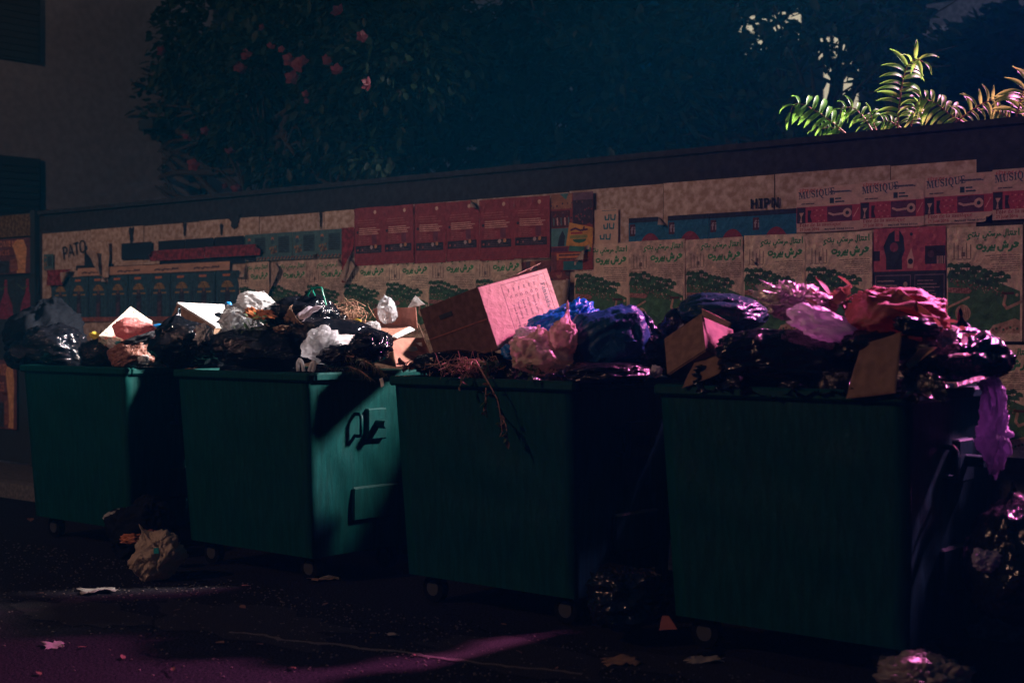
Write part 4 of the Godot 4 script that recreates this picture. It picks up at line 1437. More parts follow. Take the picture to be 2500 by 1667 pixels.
func build_trees() -> void:
	var g := RandomNumberGenerator.new()
	g.seed = 5
	# flowering climber-tree in front of the pale house
	var f := Vector3(-12.6, 0, -10.6)
	var lobes := []
	for q in [[330, 90, -11.2, 0.75], [420, 250, -11.0, 0.65], [300, 300, -11.0, 0.42], [330, 430, -10.9, 0.5], [520, 120, -10.8, 0.85], [640, 230, -10.4, 0.75], [560, 340, -10.5, 0.5], [760, 120, -10.2, 0.85], [860, 260, -10.0, 0.75], [720, 380, -10.2, 0.6], [930, 380, -9.9, 0.55], [620, 10, -10.6, 0.9], [900, 20, -10.2, 0.9], [230, 480, -11.0, 0.35], [1000, 150, -10.0, 0.8], [250, 20, -11.2, 0.5], [180, 170, -11.2, 0.25], [300, 330, -11.2, 0.4], [210, 300, -11.2, 0.28], [400, 360, -11.0, 0.4]]:
		lobes.append([pz(q[0], q[1], q[2]) - f, q[3]])
	var t := tree("flowering_tree", "dark leafy tree with red blossoms hanging over the wall", f, 4.2, lobes, 15000, 41, Color(0.012, 0.03, 0.014), Color(0.03, 0.06, 0.022), 0.12)
	# blossoms, each a cup of five petals
	var petal := leaf_mesh(0.085, 0.07)
	for q in [[582, 160], [598, 135], [586, 172], [705, 145], [722, 160], [712, 190], [738, 150], [795, 145], [798, 150], [885, 90], [900, 205], [640, 68], [745, 230], [750, 245], [826, 28], [550, 455], [578, 462], [560, 372], [395, 125], [455, 330], [500, 320], [660, 115], [685, 118], [820, 172], [470, 400]]:
		var z := -9.1 if q[0] > 620 else -9.5
		var c := pz(q[0], q[1], z)
		var bl := Node3D.new()
		bl.name = "blossom"
		t.add_child(bl, true)
		bl.position = c - f
		var nor := (EYE - c).normalized() + Vector3(g.randfn(), g.randfn() - 0.5, g.randfn()) * 0.5
		bl.basis = Basis.looking_at(nor.normalized(), Vector3.UP) * g.randf_range(0.5, 1.0)
		for k in 5:
			part(bl, "petal", petal, M.flower, Vector3.ZERO, Basis(Vector3(0, 0, 1), TAU * k / 5.0 + g.randf() * 0.3) * Basis(Vector3(1, 0, 0), -1.05 - g.randf() * 0.3))
	# dark tree in the middle
	f = Vector3(-9.6, 0, -13.0)
	lobes = []
	for q in [[1050, 60, -12.6, 1.2], [1250, 220, -12.4, 1.2], [1120, 330, -12.0, 0.9], [1400, 60, -12.8, 1.3], [1550, 250, -12.4, 1.1], [1320, 380, -11.6, 0.7], [950, 300, -12.6, 1.0], [1500, 380, -11.6, 0.6], [1250, 20, -13.4, 1.4], [800, 200, -13.4, 1.5], [600, 300, -14.0, 1.1]]:
		lobes.append([pz(q[0], q[1], q[2]) - f, q[3]])
	tree("dark_tree", "large unlit dark tree behind the middle of the wall", f, 4.4, lobes, 15000, 42, Color(0.012, 0.03, 0.016), Color(0.025, 0.05, 0.022), 0.16)
	# sparse tree; its light specks are added glow panes behind the gaps
	f = Vector3(-7.2, 0, -13.6)
	lobes = []
	for q in [[1850, 60, -13.4, 1.1], [1980, 160, -13.2, 0.9], [1780, 210, -13.2, 0.9], [2060, 40, -13.6, 1.0], [2040, 240, -12.8, 0.6], [1900, 300, -12.4, 0.6], [2160, 70, -13.8, 0.7], [1680, 80, -13.8, 1.2], [2200, 200, -13.2, 0.45], [1650, 300, -12.6, 0.8], [2270, 230, -14.2, 0.4]]:
		lobes.append([pz(q[0], q[1], q[2]) - f, q[3]])
	tree("sparse_tree", "sparse dark tree behind the shoots with glow specks showing through", f, 4.2, lobes, 2900, 43, Color(0.014, 0.03, 0.014), Color(0.04, 0.06, 0.025), 0.13)
	# a farther dark mass of trees closing the view
	for q in [[300, 200, -20.0, 3.2], [900, 150, -22.0, 3.6], [1380, 100, -22.0, 3.0], [2470, 260, -19.0, 0.9]] :
		var p := pz(q[0], q[1], q[2])
		f = Vector3(p.x, 0, p.z)
		var r: float = q[3]
		tree("far_tree", "dark background tree closing off the view behind the nearer trees", f, p.y * 0.8, [[p - f, r], [p - f + Vector3(r * 0.7, -r * 0.5, 0), r * 0.8], [p - f + Vector3(-r * 0.7, r * 0.4, 0), r * 0.8], [p - f + Vector3(0, r * 0.8, 0), r * 0.8], [p - f + Vector3(0, -r * 0.8, 0), r * 0.8]], 6500, int(q[0]), Color(0.012, 0.03, 0.016), Color(0.022, 0.045, 0.02), 0.3).set_meta("group", "background trees closing the view")

# a pinnate frond: a rachis through photo points, drooping leaflets on both sides
func frond(parent: Node3D, pts: Array, z: float, nleaf: int, ll: float, seed: int, droop := 0.8) -> void:
	var g := RandomNumberGenerator.new()
	g.seed = seed
	var c := Curve3D.new()
	for k in pts.size():
		c.add_point(pz(pts[k][0], pts[k][1], z + 0.12 * k / pts.size()) - parent.position)
	for k in range(1, pts.size() - 1):
		var tg: Vector3 = (c.get_point_position(k + 1) - c.get_point_position(k - 1)) * 0.2
		c.set_point_in(k, -tg)
		c.set_point_out(k, tg)
	var len := c.get_baked_length()
	var path := []
	var rad := []
	for k in 12:
		path.append(c.sample_baked(len * k / 11.0))
		rad.append(lerpf(0.0065, 0.002, k / 11.0))
	var fr := part(parent, "frond", tube_mesh(path, rad, 6), M.frond_stem)
	var leaf := frond_leaf(ll)
	for k in nleaf:
		var t := lerpf(0.12, 1.0, float(k) / (nleaf - 1))
		var p := c.sample_baked(len * t)
		var tan := (c.sample_baked(minf(len, len * t + 0.02)) - c.sample_baked(maxf(0.0, len * t - 0.02))).normalized()
		for sd: float in [-1.0, 1.0]:
			if k == nleaf - 1 and sd < 0:
				continue
			var side := tan.cross(F).normalized() * sd
			var out := (side * 0.9 + tan * 0.35 + Vector3(0, -0.1 * droop, 0) - F * 0.2 * sd + Vector3(g.randfn(), g.randfn(), g.randfn()) * 0.1).normalized()
			if k == nleaf - 1:
				out = tan
			var up := (Vector3.UP * 0.55 - F * 0.8 + side * 0.15 + Vector3(g.randfn(), g.randfn(), g.randfn()) * 0.15).normalized()
			var b := Basis.looking_at(-out, up)
			part(fr, "leaflet", leaf, M.frond, p, b * (g.randf_range(0.85, 1.1) * lerpf(1.0, 0.62, absf(t - 0.45) * 1.4)))
var frond_leaves := {}
func frond_leaf(l: float) -> ArrayMesh:
	if frond_leaves.has(l):
		return frond_leaves[l]
	var s := st()
	var a := []
	var b := []
	var c := []
	for k in 8:
		var t := k / 7.0
		var w := 0.1 * l * pow(sin(PI * clampf(0.1 + 0.9 * t, 0, 1)), 0.7) * (1.0 - 0.25 * t) + 0.001
		var p := Vector3(0, 0.1 * l * sin(t * 2.2) - 0.5 * l * t * t, l * t * (1.0 - 0.22 * t))
		a.append(p + Vector3(-w, 0.05 * l, 0))
		b.append(p)
		c.append(p + Vector3(w, 0.05 * l, 0))
	grid(s, [a, b, c])
	frond_leaves[l] = done(s)
	return frond_leaves[l]

func build_shoots() -> void:
	var specs := [
		["green pinnate shoot arching low at the dark end of the wall top", [[[2065, 325], [2035, 300], [2005, 278], [1965, 255], [1938, 252], [1930, 275]], 8, 0.16], [[[2060, 322], [2030, 310], [1990, 318]], 5, 0.12]],
		["short bushy green shoot growing between the arching ones", [[[2130, 318], [2110, 285], [2085, 262], [2055, 262], [2050, 280]], 7, 0.12], [[[2140, 318], [2130, 290], [2125, 272]], 5, 0.1]],
		["tallest upright green shoot with many drooping leaflets", [[[2193, 312], [2196, 260], [2203, 205], [2215, 160], [2238, 140], [2256, 152]], 12, 0.16], [[[2200, 312], [2175, 296], [2150, 296]], 5, 0.1]],
		["green shoot curving back over the wall beside the tallest one", [[[2352, 298], [2320, 280], [2285, 250], [2252, 240], [2236, 252], [2228, 275]], 10, 0.15], [[[2225, 308], [2232, 280], [2240, 262]], 5, 0.12]],
		["slender green shoot leaning away from the tallest one", [[[2335, 298], [2365, 275], [2400, 252], [2438, 238]], 7, 0.12]],
		["broad dim shoot under the lamp glow at the end of the row", [[[2480, 290], [2492, 255], [2500, 220], [2530, 196]], 8, 0.18], [[[2490, 290], [2520, 270], [2560, 262]], 6, 0.16], [[[2470, 290], [2440, 275], [2425, 270]], 5, 0.14]],
	]
	var k := 0
	for s in specs:
		var base := pz(s[1][0][0][0], s[1][0][0][1] + 60, -8.72)
		base.y = 0.0
		var t := thing("wild_shoot", s[0], "plant", base, Basis.IDENTITY, "wild shoots growing above the wall top")
		var top := pz(s[1][0][0][0], s[1][0][0][1], -8.72) - base
		part(t, "stem", tube_mesh([Vector3.ZERO, top * 0.5 + Vector3(0.03, 0, 0), top], [0.025, 0.018, 0.009], 7), M.twig)
		for i in range(1, s.size()):
			frond(t, s[i][0], -8.72 - 0.05 * (i - 1), s[i][1] + 1, s[i][2] * (1.2 if i == 1 else 1.0), 100 + k)
			k += 1

# ---------- refuse ----------
func face(roll := 0.0, yaw := 0.0, tip := 0.0) -> Basis:
	var fh := Vector3(F.x, 0, F.z).normalized()
	return Basis(R, Vector3.UP, -fh) * Basis(Vector3(0, 0, 1), roll) * Basis(Vector3.UP, yaw) * Basis(Vector3(1, 0, 0), tip)
func bagp(called: String, label: String, cat: String, px: float, py: float, z: float, w: float, h: float, d: float, m: Material, seed: int, o := {}) -> MeshInstance3D:
	var c := pz(px, py, z)
	var k := deep(c) / 3500.0
	return single(called, label, cat, sack(Vector3(w * k * 0.5, h * k * 0.5, d * 0.5), seed, o), m, c, face(o.get("roll", 0.0), o.get("yaw", 0.0), o.get("tip", 0.0)), o.get("group", ""))
func sheetp(called: String, label: String, cat: String, q: Array, z: Array, m: Material, seed: int, amp: float, o := {}) -> MeshInstance3D:
	var v := []
	var c := Vector3.ZERO
	for k in 4:
		v.append(pz(q[k][0], q[k][1], z[k]))
		c += v[k] * 0.25
	return single(called, label, cat, sheet(v[0] - c, v[1] - c, v[2] - c, v[3] - c, seed, amp, o), m, c, Basis.IDENTITY, o.get("group", ""))
# a carton from one corner and two edges in photo pixels (third number: pixels towards the eye); the third edge hangs down
func carton(called: String, label: String, px: float, py: float, z: float, e1: Vector3, e2: Vector3, h: float, m: Material) -> Node3D:
	var c := pz(px, py, z)
	var k := deep(c) / 3500.0
	var a := (R * e1.x + U * e1.y - F * e1.z) * k
	var b := (R * e2.x + U * e2.y - F * e2.z) * k
	var an := a.normalized()
	var b2 := b - an * b.dot(an)
	var n := an.cross(b2.normalized())
	if n.y > 0:
		n = -n
	var t := thing(called, label, "cardboard box", c, Basis(an, -n, b2.normalized()))
	t.set_meta("size", Vector3(a.length(), h * k, b2.length()))
	return t
func carton_panels(t: Node3D, m: Material, skip := [], top := true) -> void:
	var s: Vector3 = t.get_meta("size")
	t.remove_meta("size")
	var w := 0.006
	if not "front" in skip:
		part(t, "side_panel", box_mesh(Vector3(0, -s.y, s.z - w), Vector3(s.x, -w, s.z)), m)
	if not "rear" in skip:
		part(t, "side_panel", box_mesh(Vector3(0, -s.y, 0), Vector3(s.x, -w, w)), m)
	if not "left" in skip:
		part(t, "side_panel", box_mesh(Vector3(0, -s.y, w), Vector3(w, -w, s.z - w)), m)
	if not "right" in skip:
		part(t, "side_panel", box_mesh(Vector3(s.x - w, -s.y, w), Vector3(s.x, -w, s.z - w)), m)
	if top:
		part(t, "top_flap", box_mesh(Vector3(0, -w, 0), Vector3(s.x, 0, s.z * 0.498)), m)
		part(t, "top_flap", box_mesh(Vector3(0, -w, s.z * 0.502), Vector3(s.x, 0, s.z)), m)
	part(t, "bottom_panel", box_mesh(Vector3(w, -s.y - w, w), Vector3(s.x - w, -s.y, s.z - w)), m)

func curve_tube(pts: Array, z: Array, r0: float, r1: float, sides := 6) -> Array:
	var c := Curve3D.new()
	for k in pts.size():
		c.add_point(pz(pts[k][0], pts[k][1], z[mini(k, z.size() - 1)]))
	for k in range(1, pts.size() - 1):
		var tg: Vector3 = (c.get_point_position(k + 1) - c.get_point_position(k - 1)) * 0.18
		c.set_point_in(k, -tg)
		c.set_point_out(k, tg)
	var path := []
	var rad := []
	var n := 14
	for k in n:
		path.append(c.sample_baked(c.get_baked_length() * k / (n - 1.0)))
		rad.append(lerpf(r0, r1, k / (n - 1.0)))
	return [path, rad]

func heap(x0: float, where: String, seed: int) -> void:
	var g := RandomNumberGenerator.new()
	g.seed = seed
	for i in 3:
		for j in 2:
			var r := Vector3(0.205, 0.25, 0.2)
			var p := Vector3(x0 + 0.31 + 0.375 * i, 1.08 + g.randf_range(-0.02, 0.03), -6.22 - 0.4 * j)
			single("refuse_sack", "black refuse sack packed down inside the " + where, "garbage bag", sack(r, seed * 10 + i * 2 + j, {"crump": 0.12, "flat": 1.0}), M.black, p, Basis(Vector3.UP, g.randf() * TAU), "black sacks packed in the " + where)

func build_refuse() -> void:
	heap(-9.96, "container under the singer posters", 3)
	heap(-8.05, "container with the white box", 4)
	heap(-5.96, "container with the printed carton", 5)
	heap(-4.09, "container under the red bag", 6)
	refuse_one()
	refuse_two()
	refuse_three()
	refuse_four()
	refuse_ground()

func refuse_one() -> void:
	bagp("tarpaulin_bundle", "matt charcoal domed bundle at the far end of the row", "bundle", 112, 825, -6.55, 170, 165, 0.62, M.black_matte, 201, {"crump": 0.26, "freq": 1.1, "square": 1.1, "roll": 0.1})
	bagp("refuse_sack", "glossy black sack with streaked folds in front of the charcoal bundle", "garbage bag", 140, 852, -6.2, 150, 110, 0.42, M.black_fine, 202, {"crump": 0.2, "roll": -0.3})
	bagp("refuse_sack", "low black sack at the far corner of the last container", "garbage bag", 70, 872, -6.12, 95, 80, 0.36, M.black, 203, {"crump": 0.2})
	bagp("refuse_sack", "small tied black sack beside the yellow packet", "garbage bag", 238, 868, -6.08, 78, 74, 0.22, M.black_fine, 204, {"crump": 0.24, "knot": 0.05})
	bagp("tissue_wad", "white tissue knot on top of the small tied black sack", "tissue", 231, 829, -6.1, 18, 28, 0.05, M.white_bag, 205, {"crump": 0.4})
	var t := carton("floral_box", "cream box printed with faded flowers", 318, 748, -6.3, Vector3(-58, -72, 70), Vector3(54, -38, 10), 75, M.floral)
	carton_panels(t, M.floral)
	bagp("plastic_bag", "pink translucent plastic bag leaning on the floral box", "plastic bag", 330, 812, -6.14, 104, 62, 0.22, M.pink_bag, 206, {"crump": 0.16, "roll": -0.25})
	bagp("plastic_scrap", "bright blue plastic scrap behind the pink bag", "plastic scrap", 386, 803, -6.3, 34, 22, 0.09, M.blue_plastic, 207, {"crump": 0.2})
	bagp("packet", "yellow and white food packet lying on the small black sack", "packet", 254, 833, -6.12, 74, 24, 0.08, M.yellow, 208, {"crump": 0.2, "roll": -0.5})
	bagp("packet", "pale packet with a teal end below the yellow one", "packet", 283, 846, -6.06, 42, 26, 0.07, M.grey_clear, 209, {"crump": 0.25, "roll": -0.4})
	bagp("bottle_cap", "teal plastic cap beside the pale packet", "cap", 288, 838, -6.04, 15, 12, 0.035, M.teal_plastic, 210, {"crump": 0.05})
	bagp("cloth", "black cloth draped between the pink bag and the brown bag", "cloth", 350, 832, -6.06, 96, 30, 0.16, M.cloth_dark, 211, {"crump": 0.3, "roll": 0.25})
	bagp("plastic_bag", "brown stained plastic bag at the container rim", "plastic bag", 328, 868, -6.02, 112, 66, 0.2, M.meat, 212, {"crump": 0.24, "roll": 0.15})
	bagp("tissue_wad", "white pleated bag end hanging at the rim below the brown bag", "tissue", 312, 886, -5.97, 44, 28, 0.07, M.white_bag, 213, {"crump": 0.3})
	bagp("tissue_wad", "small white wad tucked under the brown bag", "tissue", 350, 879, -5.98, 24, 20, 0.06, M.white_bag, 214, {"crump": 0.3})

func refuse_two() -> void:
	var t := carton("white_box", "white box lying tilted with its bright lid up", 432, 741, -6.25, Vector3(86, 0, -231), Vector3(101, -58, 38), 128, M.white_card)
	var sz: Vector3 = t.get_meta("size")
	carton_panels(t, M.kraft, [], false)
	part(t, "lid", box_mesh(Vector3(-0.004, -0.006, -0.004), Vector3(sz.x + 0.004, 0.008, sz.z + 0.004)), M.white_card)
	bagp("refuse_sack", "large black sack slumped below the white box", "garbage bag", 448, 848, -6.05, 150, 124, 0.4, M.black, 221, {"crump": 0.16, "knot": 0.07})
	single("refuse_sack", "added black sack blocking lamp light in the gap by the white box container", "garbage bag", sack(Vector3(0.3, 0.34, 0.32), 220, {"crump": 0.16}), M.black, Vector3(-8.3, 1.32, -6.6))  # hidden sack added to keep lamp light off the neighbouring container end
	bagp("food_scraps", "pale pink food scraps showing through a torn black sack", "food waste", 497, 822, -5.98, 34, 48, 0.08, M.white_bag, 222, {"crump": 0.45, "freq": 2.4})
	bagp("food_scraps", "red brown scraps in the tear of the black sack", "food waste", 488, 806, -5.985, 22, 18, 0.06, M.meat, 223, {"crump": 0.4})
	bagp("refuse_sack", "shiny torn sack mouth around the food scraps", "garbage bag", 505, 852, -6.04, 70, 60, 0.2, M.black_fine, 224, {"crump": 0.3})
	bagp("plastic_bag", "cloudy grey plastic bag covering one end of the white box", "plastic bag", 580, 785, -6.12, 78, 96, 0.24, M.grey_clear, 225, {"crump": 0.2, "roll": -0.35})
	bagp("plastic_bag", "white shopping bag with holes on top of the grey bag", "plastic bag", 626, 745, -6.2, 86, 60, 0.2, M.white_bag, 226, {"crump": 0.22, "roll": -0.4, "freq": 1.0, "knot": 0.03})
	sheetp("paper_scrap", "orange edged paper under the white shopping bag", "paper", [[598, 754], [662, 758], [664, 772], [605, 776]], [-6.08, -6.08, -6.02, -6.02], M.orange, 227, 0.03, {"ragged": 0.3})
	bagp("bottle_cap", "blue bottle neck sticking out beside the grey bag", "cap", 556, 746, -6.18, 18, 20, 0.04, M.blue_plastic, 228, {"crump": 0.05})
	leaf_heap("leaf_scraps", "wilted green leaves scattered below the white shopping bag", Vector2(650, 788), -6.06, Vector2(62, 22), 46, 0.05, M.leaf_green, 229)
	sheetp("cardboard_scrap", "torn brown cardboard curl beside the pale cloth", "cardboard", [[693, 780], [712, 745], [716, 770], [735, 790]], [-6.05, -6.1, -6.05, -6.0], M.card, 230, 0.03, {"ragged": 0.3})
	bagp("cardboard_scrap", "small crumpled brown card in the dark heap", "cardboard", 690, 806, -6.02, 36, 20, 0.06, M.card, 231, {"crump": 0.4})
	bagp("refuse_sack", "shiny black sack carrying the pale cloth and green handles", "garbage bag", 752, 775, -6.35, 172, 96, 0.42, M.black_fine, 232, {"crump": 0.24, "knot": 0.02})
	sheetp("pale_cloth", "pale pointed cloth with dark stripe draped on the shiny sack", "cloth", [[724, 772], [752, 744], [786, 746], [735, 786]], [-6.1, -6.16, -6.16, -6.06], M.lilac_bag, 233, 0.03)
	var s := st()
	for q in [[[745, 738], [752, 715], [760, 704], [768, 722], [780, 740]], [[758, 706], [772, 703], [784, 702], [789, 722], [796, 744]]]:
		var pr := curve_tube(q, [-6.3], 0.007, 0.006)
		tube(s, pr[0], pr[1], 6)
	var c0 := pz(770, 725, -6.3)
	single("plastic_strap", "green plastic strap loops standing up from the shiny sack", "strap", done(s), M.green_plastic)
	straw("dry_shavings", "tangle of dry reddish shavings behind the open carton", Vector2(848, 772), -6.5, Vector2(46, 36), 170, 301)
	bagp("refuse_sack", "wide black sack across the container with the lit side", "garbage bag", 640, 855, -6.12, 250, 110, 0.44, M.black, 234, {"crump": 0.14})
	bagp("refuse_sack", "long black sack running behind the white card", "garbage bag", 830, 828, -6.3, 250, 90, 0.34, M.black_fine, 235, {"crump": 0.14, "roll": -0.12})
	bagp("plastic_bag", "crumpled clear plastic bag hanging on the black sack", "plastic bag", 786, 848, -5.99, 84, 86, 0.16, M.grey_clear, 236, {"crump": 0.24, "freq": 1.3})
	bagp("refuse_sack", "black sack with fine pleats next to the open carton", "garbage bag", 905, 852, -6.06, 96, 80, 0.28, M.black_fine, 237, {"crump": 0.26, "roll": 0.2})
	bagp("refuse_sack", "black sack bulging below the white card", "garbage bag", 850, 872, -6.02, 130, 60, 0.22, M.black_fine, 238, {"crump": 0.22})
	sheetp("white_card", "white card wedged between black sacks", "card", [[812, 815], [868, 817], [876, 857], [826, 858]], [-6.14, -6.2, -5.96, -5.93], M.white_card, 239, 0.006, {"ragged": 0.06})
	for q in [[[[727, 906], [726, 886], [731, 876], [737, 884], [741, 906]], "longer white bag handle loop standing on the green rim"], [[[754, 906], [760, 888], [766, 883], [768, 890], [763, 907]], "shorter white bag handle loop standing on the green rim"]]:
		s = st()
		var pr := curve_tube(q[0], [-5.89], 0.011, 0.011)
		tube(s, pr[0], pr[1], 6)
		single("white_loop", q[1], "bag loop", done(s), M.white_loop)
	conifer("conifer_branch", "drooping conifer branch over the container rim", [[838, 868], [870, 872], [905, 888], [940, 914]], -5.93, 251)
	conifer("conifer_branch", "dark conifer branch tip below the drooping one", [[800, 880], [840, 890], [880, 905], [905, 925]], -5.96, 252)
	sheetp("paper_scrap", "white paper scrap hanging under the conifer branch", "paper", [[926, 925], [934, 922], [937, 942], [930, 946]], [-5.84, -5.84, -5.84, -5.84], M.white_card, 253, 0.006)
	# open carton with a hand hole
	t = thing("open_carton", "open orange brown carton with a hand hole and spread flaps", "cardboard box", pz(1000, 860, -6.4))
	var o := t.position
	var P := func(x: float, y: float, z: float) -> Vector3: return pz(x, y, z) - o
	# front with an oval hole: four strips round it
	var fz := [-6.3, -6.56]
	var Q := func(u: float, v: float) -> Vector3:
		var a: Vector3 = P.call(955, 826, fz[0] - 0.1)
		var b: Vector3 = P.call(1034, 824, fz[1] - 0.12)
		var c: Vector3 = P.call(1058, 884, fz[1])
		var d: Vector3 = P.call(967, 895, fz[0])
		return a.lerp(b, u).lerp(d.lerp(c, u), v)
	s = st()
	var ring_in := []
	var ring_out := []
	for k in 33:
		var w := TAU * k / 32.0
		ring_in.append(Q.call(0.56 + 0.13 * cos(w) / maxf(0.75, absf(cos(w))) , 0.42 + 0.1 * sin(w)))
		var m := maxf(absf(cos(w)), absf(sin(w)))
		ring_out.append(Q.call(clampf(0.5 + 0.5 * cos(w) / m, 0, 1), clampf(0.5 + 0.5 * sin(w) / m, 0, 1)))
	grid(s, [ring_out, ring_in])
	part(t, "front_panel", done(s), M.card_orange)
	part(t, "top_flap", sheet(P.call(836, 794, -6.62), P.call(882, 786, -6.94), P.call(1000, 796, -6.82), P.call(955, 824, -6.37), 260, 0.006), M.card_orange)
	part(t, "back_panel", panel(P.call(912, 753, -7.04), P.call(1016, 750, -6.82), P.call(1020, 800, -6.82), P.call(924, 792, -7.04)), M.card_red)
	part(t, "left_panel", panel(P.call(880, 800, -6.92), P.call(955, 826, -6.32), P.call(967, 895, -6.32), P.call(900, 880, -6.92)), M.card)
	part(t, "right_panel", panel(P.call(1034, 824, -6.50), P.call(1020, 790, -6.92), P.call(1040, 850, -6.92), P.call(1058, 884, -6.50)), M.card)
	part(t, "right_flap", panel(P.call(955, 822, -6.36), P.call(1000, 799, -6.72), P.call(1012, 806, -6.72), P.call(968, 826, -6.36)), M.white_card)
	sheetp("paper_scrap", "white paper seen through the hand hole of the open carton", "paper", [[995, 838], [1030, 836], [1034, 870], [1000, 872]], [-6.55, -6.6, -6.6, -6.55], M.white_bag, 261, 0.02)
	bagp("plastic_bottle", "clear plastic bottle standing in the open carton", "bottle", 946, 762, -6.75, 46, 72, 0.12, M.clear, 262, {"crump": 0.12, "knot": 0.02, "roll": 0.15})
	bagp("plastic_scrap", "small ball of clear plastic on the carton flap", "plastic scrap", 906, 802, -6.5, 38, 28, 0.09, M.grey_clear, 263, {"crump": 0.4})
	var pr2 := curve_tube([[838, 792], [856, 786], [872, 780], [881, 784]], [-6.5], 0.012, 0.006)
	single("fruit_peel", "yellow fruit peel strip on the carton flap", "peel", tube_mesh(pr2[0], pr2[1], 7), M.yellow)
	sheetp("napkin", "pale pink napkin peak behind the open carton", "napkin", [[1003, 722], [1012, 720], [1040, 744], [990, 752]], [-6.95, -6.95, -6.9, -6.92], M.white_bag, 264, 0.04)
	leaf_heap("leaf_scraps", "dry reddish twigs and leaves at the foot of the open carton", Vector2(1010, 892), -5.96, Vector2(55, 14), 60, 0.045, M.leaf_dry, 265)

